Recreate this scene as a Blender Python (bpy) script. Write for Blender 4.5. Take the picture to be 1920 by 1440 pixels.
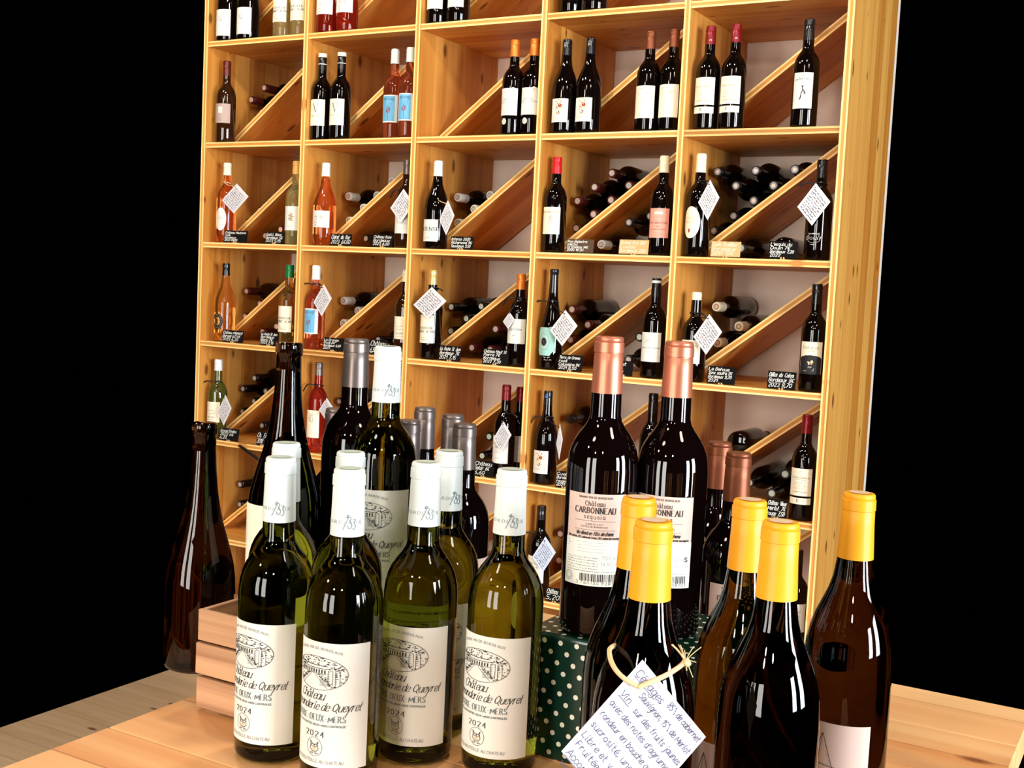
import bpy, math, random
from mathutils import Vector, Matrix, Euler
random.seed(7)
PI = math.pi
S = bpy.context.scene
COL = S.collection
for o in list(bpy.data.objects):
    bpy.data.objects.remove(o)

# ------------------------------------------------------------------ camera
Z0 = 2.41                        # height of the underside of the highest visible shelf board above the floor
H = 0.38                         # shelf pitch
W = 0.4891                       # bay pitch
T = 0.02                         # board thickness
DEEP = 0.52                      # shelving depth
TBL = Z0 - 1.338                 # table top height
CX, CY, CZ = 3.3467, -3.3763, Z0 - 0.85994
FPX = 2212.87
RC = Matrix.Rotation(0.517918, 3, 'Z') @ Matrix.Rotation(1.489714, 3, 'X') @ Matrix.Rotation(0.0477291, 3, 'Z')
cam_d = bpy.data.cameras.new('camera')
cam = bpy.data.objects.new('camera', cam_d)
COL.objects.link(cam)
cam.matrix_world = Matrix.Translation((CX, CY, CZ)) @ RC.to_4x4()
cam_d.sensor_width = 36.0
cam_d.lens = FPX / 1920 * 36.0
cam_d.clip_start = 0.05
S.camera = cam
S.view_settings.view_transform = 'Standard'
S.view_settings.look = 'None'
S.view_settings.gamma = 1.0
S.view_settings.exposure = 0.72
try: S.view_settings.use_curve_mapping = False
except Exception: pass

# ------------------------------------------------------------------ world and lights
wd = bpy.data.worlds.new('world'); S.world = wd
wd.use_nodes = True
wd.node_tree.nodes['Background'].inputs[0].default_value = (0, 0, 0, 1)
wd.node_tree.nodes['Background'].inputs[1].default_value = 0.0

def area(name, loc, target, sx, sy, power, col):
    d = bpy.data.lights.new(name, 'AREA'); d.shape = 'RECTANGLE'; d.size = sx; d.size_y = sy
    d.energy = power; d.color = col
    o = bpy.data.objects.new(name, d); COL.objects.link(o); o.location = loc
    o.rotation_euler = (Vector(target) - Vector(loc)).to_track_quat('-Z', 'Y').to_euler()
    return o
def lamp(loc, power, r=0.04, col=(1, .9, .76)):
    d = bpy.data.lights.new('ceiling_spot', 'POINT'); d.energy = power; d.shadow_soft_size = r; d.color = col
    o = bpy.data.objects.new('ceiling_spot', d); COL.objects.link(o); o.location = loc
    return o
# bluish shop windows right of the camera, then two added warm fill panels behind it
area('window_or_fill', (6.9, -1.9, 1.7), (2.6, -1.6, 1.3), 0.8, 1.7, 125, (.80, .91, 1))
area('window_or_fill', (6.9, -3.4, 1.7), (2.6, -1.6, 1.3), 0.7, 1.7, 125, (.80, .91, 1))
area('window_or_fill', (0.7, -7.4, 1.6), (1.7, 0, 1.2), 1.1, 2.2, 75, (1, .96, .90))  # added soft fill from the front, brightens bays and labels
area('window_or_fill', (2.6, -7.4, 1.6), (1.7, 0, 1.2), 1.1, 2.2, 80, (1, .96, .90))  # second half of the added frontal fill
# warm ceiling track globes: x, y, z, power, radius
for q in ((1.2, -1.5, 3.4, 42, .10), (2.7, -1.6, 3.4, 40, .10), (0.2, -1.4, 3.4, 34, .10), (2.05, -3.8, 3.3, 26, .2), (4.1, -2.6, 3.3, 28, .2),
          (1.0, -4.8, 3.2, 40, .12), (2.6, -6.2, 3.2, 60, .12), (4.2, -5.6, 3.2, 50, .12)):
    lamp(q[:3], q[3], q[4])

# ------------------------------------------------------------------ projection helpers (pixels of the photograph -> metres)
def ray(u, v):
    return RC @ Vector(((u - 960) / FPX, -(v - 720) / FPX, -1.0))
CAM = Vector((CX, CY, CZ))
def on_y(u, v, y):
    d = ray(u, v); return CAM + d * ((y - CY) / d.y)
def on_z(u, v, z):
    d = ray(u, v); return CAM + d * ((z - CZ) / d.z)
def at(u, v, s):
    return CAM + ray(u, v) * s

# ------------------------------------------------------------------ materials
def lin(c):
    return tuple(((x / 255) / 12.92 if x / 255 <= .04045 else ((x / 255 + .055) / 1.055) ** 2.4) for x in c) + (1,)
MATS = {}
def mat(name, rgb=(200, 200, 200), rough=.5, metal=0, trans=0, ior=1.45, spec=.5, coat=0, noise=None):
    if name in MATS: return MATS[name]
    m = bpy.data.materials.new(name); m.use_nodes = True
    nt = m.node_tree; b = nt.nodes['Principled BSDF']
    b.inputs['Base Color'].default_value = lin(rgb)
    b.inputs['Roughness'].default_value = rough
    b.inputs['Metallic'].default_value = metal
    b.inputs['Transmission Weight'].default_value = trans
    b.inputs['IOR'].default_value = ior
    b.inputs['Specular IOR Level'].default_value = spec
    b.inputs['Coat Weight'].default_value = coat
    n = noise or (60, .06)
    tc = nt.nodes.new('ShaderNodeTexCoord'); nz = nt.nodes.new('ShaderNodeTexNoise')
    nz.inputs['Scale'].default_value = n[0]; nz.inputs['Detail'].default_value = 3
    nt.links.new(tc.outputs['Object'], nz.inputs['Vector'])
    mr = nt.nodes.new('ShaderNodeMapRange')
    mr.inputs['To Min'].default_value = 1 - n[1]; mr.inputs['To Max'].default_value = 1 + n[1]
    nt.links.new(nz.outputs['Fac'], mr.inputs['Value'])
    mx = nt.nodes.new('ShaderNodeMix'); mx.data_type = 'RGBA'; mx.blend_type = 'MULTIPLY'
    mx.inputs['Factor'].default_value = 1
    mx.inputs[6].default_value = lin(rgb)
    nt.links.new(mr.outputs['Result'], mx.inputs[7])
    nt.links.new(mx.outputs[2], b.inputs['Base Color'])
    MATS[name] = m
    return m

def wood(name, light, dark, knot=(95, 45, 15), stave=.085, knots=True, rough=.5, grain=1.0):
    m = bpy.data.materials.new(name); m.use_nodes = True
    nt = m.node_tree; N = nt.nodes.new; L = nt.links.new
    b = nt.nodes['Principled BSDF']; b.inputs['Roughness'].default_value = rough
    b.inputs['Specular IOR Level'].default_value = .3
    tc = N('ShaderNodeTexCoord'); oi = N('ShaderNodeObjectInfo')
    off = N('ShaderNodeVectorMath'); off.operation = 'MULTIPLY_ADD'
    cmb = N('ShaderNodeCombineXYZ'); 
    for k in range(3): L(oi.outputs['Random'], cmb.inputs[k])
    off.inputs[1].default_value = (7.3, 0.31, 3.1)
    L(cmb.outputs[0], off.inputs[0]); L(tc.outputs['Object'], off.inputs[2])
    # grain, stretched along local X
    mp = N('ShaderNodeMapping'); mp.inputs['Scale'].default_value = (1.6, 34 * grain, 34 * grain)
    L(off.outputs[0], mp.inputs['Vector'])
    nz = N('ShaderNodeTexNoise'); nz.inputs['Scale'].default_value = 1.0; nz.inputs['Detail'].default_value = 5
    nz.inputs['Distortion'].default_value = .6
    L(mp.outputs[0], nz.inputs['Vector'])
    # staves glued side by side across local Y
    sp = N('ShaderNodeSeparateXYZ'); L(off.outputs[0], sp.inputs[0])
    dv = N('ShaderNodeMath'); dv.operation = 'DIVIDE'; dv.inputs[1].default_value = stave; L(sp.outputs[1], dv.inputs[0])
    fl = N('ShaderNodeMath'); fl.operation = 'FLOOR'; L(dv.outputs[0], fl.inputs[0])
    wn = N('ShaderNodeTexWhiteNoise'); wn.noise_dimensions = '2D'
    c2 = N('ShaderNodeCombineXYZ'); L(fl.outputs[0], c2.inputs[0]); L(oi.outputs['Random'], c2.inputs[1]); L(c2.outputs[0], wn.inputs['Vector'])
    ad = N('ShaderNodeMath'); ad.operation = 'MULTIPLY_ADD'; ad.inputs[1].default_value = .55; L(wn.outputs['Value'], ad.inputs[0]); 
    nm = N('ShaderNodeMath'); nm.operation = 'MULTIPLY_ADD'; nm.inputs[1].default_value = 1.1; nm.inputs[2].default_value = -.35
    L(nz.outputs['Fac'], nm.inputs[0]); L(nm.outputs[0], ad.inputs[2])
    rp = N('ShaderNodeValToRGB'); rp.color_ramp.elements[0].position = .1; rp.color_ramp.elements[1].position = .95
    rp.color_ramp.elements[0].color = lin(dark); rp.color_ramp.elements[1].color = lin(light)
    L(ad.outputs[0], rp.inputs['Fac'])
    out = rp.outputs[0]
    fr = N('ShaderNodeMath'); fr.operation = 'FRACT'; L(dv.outputs[0], fr.inputs[0])
    sm = N('ShaderNodeMath'); sm.operation = 'LESS_THAN'; sm.inputs[1].default_value = .016; L(fr.outputs[0], sm.inputs[0])
    sf = N('ShaderNodeMath'); sf.operation = 'MULTIPLY'; sf.inputs[1].default_value = .5; L(sm.outputs[0], sf.inputs[0])
    ms = N('ShaderNodeMix'); ms.data_type = 'RGBA'; ms.inputs[7].default_value = lin(knot)
    L(sf.outputs[0], ms.inputs['Factor']); L(out, ms.inputs[6]); out = ms.outputs[2]
    if knots:
        m2 = N('ShaderNodeMapping'); m2.inputs['Scale'].default_value = (4.2, 9.5, 9.5); L(off.outputs[0], m2.inputs['Vector'])
        vo = N('ShaderNodeTexVoronoi'); vo.voronoi_dimensions = '2D'; vo.inputs['Scale'].default_value = 1.0; L(m2.outputs[0], vo.inputs['Vector'])
        wn2 = N('ShaderNodeTexWhiteNoise'); L(vo.outputs['Position'], wn2.inputs['Vector'])
        rs = N('ShaderNodeMapRange'); rs.inputs['From Min'].default_value = .45; rs.inputs['To Min'].default_value = -.02; rs.inputs['To Max'].default_value = .105
        L(wn2.outputs['Value'], rs.inputs['Value'])
        lt = N('ShaderNodeMath'); lt.operation = 'SUBTRACT'; L(rs.outputs[0], lt.inputs[0]); L(vo.outputs['Distance'], lt.inputs[1])
        r3 = N('ShaderNodeMapRange'); r3.inputs['From Min'].default_value = -.035; r3.inputs['From Max'].default_value = .03
        L(lt.outputs[0], r3.inputs['Value'])
        mx = N('ShaderNodeMix'); mx.data_type = 'RGBA'; mx.inputs[7].default_value = lin(knot)
        sc = N('ShaderNodeMath'); sc.operation = 'MULTIPLY'; sc.inputs[1].default_value = .85; L(r3.outputs[0], sc.inputs[0])
        L(sc.outputs[0], mx.inputs['Factor']); L(out, mx.inputs[6]); out = mx.outputs[2]
    L(out, b.inputs['Base Color'])
    bp = N('ShaderNodeBump'); bp.inputs['Strength'].default_value = .12; bp.inputs['Distance'].default_value = .002
    L(nz.outputs['Fac'], bp.inputs['Height']); L(bp.outputs[0], b.inputs['Normal'])
    MATS[name] = m
    return m

PINE = wood('pine', (232, 168, 82), (192, 116, 38))
PINE_EDGE = wood('pine_edge', (253, 224, 154), (240, 194, 112), knots=True, stave=.4, knot=(196, 120, 55))
PINE_CORE = wood('pine_core', (226, 160, 80), (200, 128, 54), knots=False, stave=.4)
TABLEWOOD = wood('table_pine', (246, 198, 140), (214, 142, 84), knot=(120, 60, 25), stave=.12, grain=.6)
CRATEWOOD = wood('crate_wood', (226, 176, 132), (120, 70, 40), knot=(70, 36, 20), stave=.2, grain=1.6)
FLOORWOOD = wood('floor_wood', (206, 176, 140), (176, 142, 104), stave=.12)
PLASTER = mat('plaster', (240, 220, 202), .9, noise=(9, .05))
G_DARK = mat('glass_dark', (10, 5, 4), .04, spec=.5)
G_BROWN = mat('glass_brown', (44, 22, 8), .04, spec=.6, coat=.3)
G_OLIVE = mat('glass_olive', (132, 138, 34), .01, trans=1, ior=1.38)
G_OLIVE2 = mat('glass_olive_still', (70, 66, 22), .04, spec=.6, coat=.3)
G_AMBERGREEN = mat('glass_amber_green', (96, 66, 14), .01, trans=1, ior=1.38)
G_BURG = mat('glass_burgundy_brown', (58, 32, 14), .01, trans=1, ior=1.38)
G_REDWINE = mat('glass_red_wine', (9, 3, 3), .015, spec=.5, trans=0)
G_ROSE = mat('glass_rose', (240, 140, 70), .02, trans=.95, ior=1.36)
G_ROSE2 = mat('glass_deep_rose', (226, 130, 82), .02, trans=.95, ior=1.36)
G_RED = mat('glass_red_rose', (190, 60, 40), .02, trans=.9, ior=1.36)
G_GOLD = mat('glass_gold', (236, 176, 84), .02, trans=.95, ior=1.36)
G_CLEAR = mat('glass_clear', (226, 204, 130), .02, trans=.85, ior=1.36)
PAPER = mat('paper_white', (228, 225, 214), .6, noise=(30, .02))
CREAM = mat('paper_cream', (242, 230, 204), .6, noise=(30, .02))
PINKP = mat('paper_pink', (240, 160, 140), .6)
GREYP = mat('paper_grey_rose', (176, 150, 142), .6)
ROSEG = mat('paper_rose_grey', (216, 186, 172), .6, noise=(30, .02))
BLUEP = mat('paper_blue', (104, 170, 208), .6)
TEALP = mat('paper_teal', (150, 196, 186), .5)
KRAFT = mat('paper_kraft', (196, 150, 100), .6)
TAGP = mat('tag_paper', (218, 212, 214), .7, noise=(40, .02))
BLUETAG = mat('tag_paper_bluish', (206, 214, 236), .7)
INK = mat('ink_black', (28, 26, 28), .6)
INKG = mat('ink_grey', (100, 114, 118), .6)
INKL = mat('ink_light_grey', (142, 148, 150), .6)
INKB = mat('ink_blue', (70, 66, 98), .6)
INKT = mat('ink_tan', (160, 128, 98), .6)
INKR = mat('ink_red', (150, 30, 30), .6)
INKO = mat('ink_orange', (226, 170, 60), .6)
INKW = mat('ink_white', (236, 232, 222), .6)
GRID = mat('grid_lilac', (186, 188, 222), .7)
SLATE = mat('slate', (13, 10, 10), .8, spec=.15)
WAX_Y = mat('capsule_yellow', (240, 162, 30), .38, spec=.4, noise=(25, .05))
CAP_W = mat('capsule_white', (222, 225, 218), .4, noise=(15, .02))
CAP_G = mat('capsule_pale_green_disc', (196, 206, 190), .4)
CAP_CREAM = mat('capsule_cream', (232, 222, 190), .4)
CAP_BLK = mat('capsule_black', (18, 16, 18), .25, coat=.3)
CAP_COP = mat('capsule_copper', (192, 114, 86), .36, metal=.55, noise=(25, .08))
CAP_COPD = mat('capsule_dull_copper', (128, 68, 40), .4, metal=.5)
CAP_PEW = mat('capsule_pewter', (118, 104, 98), .34, metal=.6, noise=(25, .08))
CAP_ORA = mat('capsule_orange', (232, 128, 46), .35, metal=.4)
CAP_RED = mat('capsule_red', (206, 26, 36), .3, metal=.2)
CAP_DRED = mat('capsule_dark_red', (122, 16, 24), .3, metal=.2)
CAP_WINE = mat('capsule_wine', (92, 34, 26), .3, metal=.3)
CAP_GREEN = mat('capsule_green', (20, 120, 66), .3, metal=.1)
CAP_GOLD = mat('capsule_gold', (222, 182, 110), .3, metal=.5)
CAP_YEL = mat('capsule_ochre', (226, 172, 90), .4)
SILVER = mat('cork_seal_silver', (206, 194, 186), .35, metal=.3)
CORKM = mat('cork_seal_tan', (214, 180, 152), .6)
TWINE = mat('twine', (226, 192, 142), .9, noise=(300, .2))
RIBBON = mat('ribbon_black', (16, 12, 12), .5)

def dotted():
    m = bpy.data.materials.new('green_dotted_oilcloth'); m.use_nodes = True
    nt = m.node_tree; N = nt.nodes.new; L = nt.links.new; b = nt.nodes['Principled BSDF']
    b.inputs['Roughness'].default_value = .22
    tc = N('ShaderNodeTexCoord'); sp = N('ShaderNodeSeparateXYZ'); L(tc.outputs['Object'], sp.inputs[0])
    def M(op, a, bb=None, c=None):
        n = N('ShaderNodeMath'); n.operation = op
        for k, x in enumerate((a, bb, c)):
            if x is None: continue
            if isinstance(x, (int, float)): n.inputs[k].default_value = x
            else: L(x, n.inputs[k])
        return n.outputs[0]
    v = M('SUBTRACT', sp.outputs[2], sp.outputs[1])
    P, Q = .0182, .0104
    vr = M('DIVIDE', v, Q); row = M('FLOOR', vr); fv = M('SUBTRACT', M('FRACT', vr), .5)
    ux = M('ADD', M('DIVIDE', sp.outputs[0], P), M('MULTIPLY', row, .42)); fu = M('SUBTRACT', M('FRACT', ux), .5)
    d = M('SQRT', M('ADD', M('POWER', M('MULTIPLY', fu, P), 2), M('POWER', M('MULTIPLY', fv, Q), 2)))
    k = M('LESS_THAN', d, .0026)
    mx = N('ShaderNodeMix'); mx.data_type = 'RGBA'; mx.inputs[6].default_value = lin((10, 46, 34)); mx.inputs[7].default_value = lin((232, 228, 206))
    L(k, mx.inputs['Factor']); L(mx.outputs[2], b.inputs['Base Color'])
    return m
DOTS = dotted()

# ------------------------------------------------------------------ object helpers
def link(o, parent=None):
    COL.objects.link(o)
    if parent is not None: o.parent = parent
    return o
def tag(o, label, cat, group=None):
    o['label'] = label; o['category'] = cat
    if group: o['group'] = group
    return o
def thing(name, label, cat, loc=(0, 0, 0), rz=0, group=None, scale=(1, 1, 1)):
    o = bpy.data.objects.new(name, None); o.empty_display_size = .02
    o.location = loc; o.rotation_euler = (0, 0, rz); o.scale = scale
    return tag(link(o), label, cat, group)
def mesh(name, vs, fs, mats, mi=None, smooth=False):
    me = bpy.data.meshes.new(name); me.from_pydata([tuple(v) for v in vs], [], fs)
    for m in (mats if isinstance(mats, (list, tuple)) else [mats]): me.materials.append(m)
    if mi: me.polygons.foreach_set('material_index', mi)
    if smooth: me.polygons.foreach_set('use_smooth', [True] * len(fs))
    me.update()
    return me
def part(name, me, parent, loc=(0, 0, 0), rot=(0, 0, 0), label=None):
    o = bpy.data.objects.new(name, me); o.location = loc; o.rotation_euler = rot
    if label: o['label'] = label
    return link(o, parent)
BOXF = [(0, 3, 2, 1), (4, 5, 6, 7), (0, 1, 5, 4), (1, 2, 6, 5), (2, 3, 7, 6), (3, 0, 4, 7)]
def boxes(lst):
    vs, fs = [], []
    for (x0, x1, y0, y1, z0, z1) in lst:
        b = len(vs)
        vs += [(x0, y0, z0), (x1, y0, z0), (x1, y1, z0), (x0, y1, z0), (x0, y0, z1), (x1, y0, z1), (x1, y1, z1), (x0, y1, z1)]
        fs += [tuple(i + b for i in f) for f in BOXF]
    return vs, fs
def bevel(o, w, seg=2):
    m = o.modifiers.new('bevel', 'BEVEL'); m.width = w; m.segments = seg; m.limit_method = 'ANGLE'
    return o

# ------------------------------------------------------------------ writing: a small stroke alphabet
# width | strokes of "xy" pairs, y: 3 = baseline, 9 = capital height, 7 = x height, 0 = descender
GL = {
'A': '6|03 39 63|15 55', 'B': '5|03 09 39 48 47 36 06|36 55 44 33 03', 'C': '6|58 49 29 08 06 04 23 43 54', 'D': '6|03 09 39 58 56 54 33 03',
'E': '5|49 09 03 43|06 36', 'F': '5|49 09 03|06 36', 'G': '6|58 49 29 08 06 04 23 43 54 56 36', 'H': '6|03 09|53 59|06 56', 'I': '2|03 09',
'J': '4|39 34 23 13 04', 'K': '6|03 09|59 06 53', 'L': '5|09 03 43', 'M': '8|03 19 43 79 83', 'N': '6|03 09 53 59', 'O': '7|39 18 06 14 33 54 66 58 39',
'P': '5|03 09 39 48 47 36 06', 'Q': '7|39 18 06 14 33 54 66 58 39|44 72', 'R': '6|03 09 39 48 47 36 06|26 53', 'S': '5|48 39 19 08 07 26 45 44 33 13 04',
'T': '6|09 69|39 33', 'U': '6|09 04 13 43 54 59', 'V': '6|09 33 69', 'W': '9|09 23 48 63 89', 'X': '6|03 59|09 53', 'Y': '6|09 36 69|36 33', 'Z': '5|09 59 03 53',
'a': '5|46 37 17 06 04 13 33 45 47|46 44 53', 'b': '5|09 03|05 17 37 46 44 33 13 04', 'c': '4|46 37 17 06 04 13 33 44', 'd': '5|46 37 17 06 04 13 33 45 49|45 44 53',
'e': '4|05 35 46 37 17 06 04 13 33 44', 'f': '4|13 18 29 39|07 37', 'g': '5|46 37 17 06 04 13 33 45 47|46 41 30 10 01', 'h': '5|09 03|05 17 37 46 43', 'i': '2|07 03 13|08 09',
'j': '3|27 21 10 00|28 29', 'k': '5|09 03|47 05 43', 'l': '2|19 04 13', 'm': '8|07 03|05 17 37 46 43|45 57 67 76 73', 'n': '5|07 03|05 17 37 46 43',
'o': '5|27 06 05 04 23 43 45 46 27', 'p': '5|07 00|05 17 37 46 44 33 13 04', 'q': '5|46 37 17 06 04 13 33 45 47|47 40', 'r': '4|07 03|05 17 37', 's': '4|36 27 17 06 15 34 33 13 04',
't': '4|19 14 23 33|07 37', 'u': '5|07 04 13 33 44 47|44 43 53', 'v': '5|07 23 47', 'w': '7|07 13 36 53 67', 'x': '5|03 47|07 43', 'y': '5|07 23 47|23 10', 'z': '4|07 47 03 43',
'0': '5|29 08 04 23 44 48 29', '1': '3|07 29 23', '2': '5|08 19 39 48 47 03 43', '3': '5|08 19 39 48 47 26 45 44 33 13 04', '4': '5|33 39 05 45', '5': '5|49 09 06 36 45 44 33 03',
'6': '5|39 17 05 04 13 33 44 45 36 06', '7': '5|09 49 13', '8': '5|26 07 08 19 39 48 47 26 45 44 33 13 04 05 26', '9': '5|04 13 34 47 48 39 19 08 07 16 47', 
'-': '4|06 36', '.': '2|03 04', ',': '2|14 02', "'": '2|19 07', '%': '6|09 08 19 09|53 54 63 53|63 09', '/': '4|03 39', '!': '2|09 05|04 03', '€': '6|58 39 18 06 14 33 54|05 35|06 36', '*': '4|05 37|07 35|28 24', '&': '6|53 17 18 29 38 04 13 33 55',
}
ACC = {'â': ('a', '18 29 38'), 'é': ('e', '18 39'), 'è': ('e', '19 38'), 'ô': ('o', '18 29 38'), 'û': ('u', '18 29 38'), 'Â': ('A', ''), 'É': ('E', '')}
def chaikin(p):
    q = [p[0]]
    for a, b in zip(p[:-1], p[1:]):
        q += [(a[0] * .75 + b[0] * .25, a[1] * .75 + b[1] * .25), (a[0] * .25 + b[0] * .75, a[1] * .25 + b[1] * .75)]
    return q + [p[-1]]
class Ink:
    def __init__(s): s.v = []; s.f = []; s.m = []; s.mats = []
    def mi(s, m):
        if m not in s.mats: s.mats.append(m)
        return s.mats.index(m)
    def line(s, pts, w, m, nib=False, maxseg=.006):
        k = s.mi(m)
        for a, b in zip(pts[:-1], pts[1:]):
            dx, dy = b[0] - a[0], b[1] - a[1]; l = math.hypot(dx, dy)
            if l < 1e-7: continue
            ww = w * (.45 + .75 * abs(dy) / l) if nib else w
            nx, ny = -dy / l * ww / 2, dx / l * ww / 2
            n = max(1, int(l / maxseg)); ex, ey = dx / l * ww * .25, dy / l * ww * .25
            for i in range(n):
                t0, t1 = i / n, (i + 1) / n
                p = (a[0] + dx * t0 - (ex if i == 0 else 0), a[1] + dy * t0 - (ey if i == 0 else 0))
                q = (a[0] + dx * t1 + (ex if i == n - 1 else 0), a[1] + dy * t1 + (ey if i == n - 1 else 0))
                o = len(s.v)
                s.v += [(p[0] + nx, p[1] + ny), (p[0] - nx, p[1] - ny), (q[0] - nx, q[1] - ny), (q[0] + nx, q[1] + ny)]
                s.f.append((o, o + 1, o + 2, o + 3)); s.m.append(k)
        return s
    def rect(s, x0, x1, y0, y1, m):
        k = s.mi(m); n = max(1, int((x1 - x0) / .004)); o = len(s.v)
        for i in range(n + 1):
            x = x0 + (x1 - x0) * i / n; s.v += [(x, y0), (x, y1)]
        for i in range(n):
            s.f.append((o + 2 * i, o + 2 * i + 2, o + 2 * i + 3, o + 2 * i + 1)); s.m.append(k)
        return s
    def ell(s, cx, cy, rx, ry, m, n=20):
        k = s.mi(m); o = len(s.v)          # horizontal bands so that it can bend round a bottle
        rows = max(4, n // 3); cols = max(2, int(2 * rx / .004))
        for j in range(rows + 1):
            a = -PI / 2 + PI * j / rows; y = cy + ry * math.sin(a); hw = rx * math.cos(a)
            for i in range(cols + 1): s.v.append((cx - hw + 2 * hw * i / cols, y))
        for j in range(rows):
            for i in range(cols):
                a = o + j * (cols + 1) + i
                s.f.append((a, a + 1, a + cols + 2, a + cols + 1)); s.m.append(k)
        return s
    def ring(s, cx, cy, rx, ry, w, m, n=28):
        return s.line([(cx + rx * math.cos(2 * PI * i / n), cy + ry * math.sin(2 * PI * i / n)) for i in range(n + 1)], w, m)
    def text(s, t, u, v, h, m, w=None, shear=0, nib=False, align='c', sp=1.2, wide=1.0, tilt=0, arc=0, fit=None):
        if fit:
            nx = sum((3.2 if c == ' ' else int(GL.get(ACC[c][0] if c in ACC else c, '3|').split('|')[0]) + sp) for c in t) - sp
            wide = fit / (h / 6) / nx; sp = sp * wide
        k = h / 6; w = w or h * .11; x = 0; segs = []
        for c in t:
            if c == ' ': x += 3.2 * (wide if fit else 1); continue
            acc = None
            if c in ACC: c, acc = ACC[c]
            g = GL.get(c)
            if not g: x += 3; continue
            wd_, *st = g.split('|')
            if acc: st = st + [acc]
            for q in st:
                p = [(int(a[0]), int(a[1]) - 3) for a in q.split()]
                if len(p) >= 5: p = chaikin(p)
                p = [((x + a[0] * wide + a[1] * shear), a[1]) for a in p]
                segs.append(p)
                if nib and c.isupper() and len(q.split()) <= 6:
                    for e in (p[0], p[-1]):
                        if e[1] in (0, 6): segs.append([(e[0] - .8, e[1]), (e[0] + .8, e[1])])
            x += int(wd_) * wide + sp
        x -= sp
        ox = {'c': -x / 2, 'l': 0, 'r': -x}[align]
        ct, sn = math.cos(tilt), math.sin(tilt)
        for p in segs:
            q = []
            for a in p:
                X, Y = (a[0] + ox) * k, a[1] * k
                if arc: Y -= arc * X * X
                q.append((u + X * ct - Y * sn, v + X * sn + Y * ct))
            s.line(q, w, m, nib)
        return s
    def scribble(s, u0, u1, v, h, m, w, seed=1):        # a line of unreadably small print or handwriting
        r = random.Random(seed); x = u0; p = []
        while x < u1:
            if r.random() < .14 and len(p) > 3:
                s.line(p, w, m); p = []; x += h * .7
            p.append((x, v + r.random() * h * (1.5 if r.random() < .15 else 1))); x += h * (.28 + .3 * r.random())
        if len(p) > 1: s.line(p, w, m)
        return s
    def build(s, name, parent, fn, label=None):
        if not s.f: return None
        return part(name, mesh(name, [fn(a, b) for a, b in s.v], s.f, s.mats, s.m), parent, label=label)

# ------------------------------------------------------------------ bottles (profiles: height above base, radius; 0.30 m tall)
def shape_from_top(top, body_r, h=.30):
    lo = [(0, .0), (0, body_r * .80), (.003, body_r * .95), (.008, body_r)]
    hi = [(h - t, r) for t, r in reversed(top)]
    return [(z, r) for z, r in lo] + hi + [(h, 0)]
BORD_TOP = [(0, .0130), (.0010, .0141), (.0040, .0142), (.0045, .0138), (.0052, .0149), (.0150, .0151), (.0155, .0141), (.0163, .0141), (.0170, .0145), (.03, .0148), (.062, .0158), (.078, .0160), (.084, .0174), (.090, .0210), (.097, .0264), (.104, .0308), (.112, .0342), (.121, .0364), (.132, .0375), (.18, .0375), (.24, .0375)]
BURG_TOP = [(0, .0130), (.0010, .0141), (.0040, .0143), (.0045, .0139), (.0052, .0150), (.0150, .0152), (.0155, .0142), (.0163, .0142), (.0170, .0146), (.03, .0149), (.062, .0164), (.08, .0190), (.092, .0224), (.104, .0276), (.116, .0328), (.128, .0370), (.142, .0400), (.158, .0412), (.2, .0415), (.25, .0415)]
SLOPE_TOP = [(0, .0138), (.0015, .0152), (.003, .0156), (.0145, .0156), (.016, .0140), (.035, .0144), (.058, .0156), (.08, .0176), (.1, .0204), (.12, .0246), (.14, .0302), (.158, .0352), (.175, .0392), (.19, .0410), (.21, .0418), (.25, .0418)]
KIND = {'bordeaux': (BORD_TOP, .0375), 'burgundy': (BURG_TOP, .0415), 'slope': (SLOPE_TOP, .0418)}
CACHE = {}
def lathe(key, prof, m, seg=36):
    k = (key, m.name, seg)
    if k in CACHE: return CACHE[k]
    vs, fs = [], []
    rows = []
    for z, r in prof:
        if r < 1e-6: rows.append([len(vs)]); vs.append((0, 0, z))
        else:
            rows.append(list(range(len(vs), len(vs) + seg)))
            vs += [(r * math.cos(2 * PI * i / seg), r * math.sin(2 * PI * i / seg), z) for i in range(seg)]
    for a, b in zip(rows[:-1], rows[1:]):
        for i in range(seg):
            j = (i + 1) % seg
            if len(a) == 1 and len(b) == 1: continue
            if len(a) == 1: fs.append((a[0], b[j], b[i]))
            elif len(b) == 1: fs.append((a[i], a[j], b[0]))
            else: fs.append((a[i], a[j], b[j], b[i]))
    me = mesh(key, vs, fs, m, smooth=True)
    me.set_sharp_from_angle(angle=math.radians(50)) if hasattr(me, 'set_sharp_from_angle') else None
    CACHE[k] = me
    return me
def radius_at(kind, t):
    tp, br = KIND[kind]
    for (t0, r0), (t1, r1) in zip(tp[:-1], tp[1:]):
        if t0 <= t <= t1: return r0 + (r1 - r0) * (t - t0) / (t1 - t0)
    return br
def cap_profile(kind, ln, pad=.0006, t0=0.0, flat=False):
    ts = sorted(set([x for x in (0, .0010, .0040, .0045, .0052, .0150, .0155, .0163, .0170, .03, .05) if t0 <= x < ln] + [t0, ln]))
    pr = [(.30 - ln, radius_at(kind, ln))]
    for t in reversed(ts):
        r = radius_at(kind, t)
        if flat and t < .03: r = max(r * 0, .0146)
        pr.append((.30 - t + (pad if t == 0 else 0), r + pad))
    pr.append((.30 - t0 + pad, 0) if t0 == 0 else (.30 - t0, radius_at(kind, t0)))
    return pr
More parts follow.
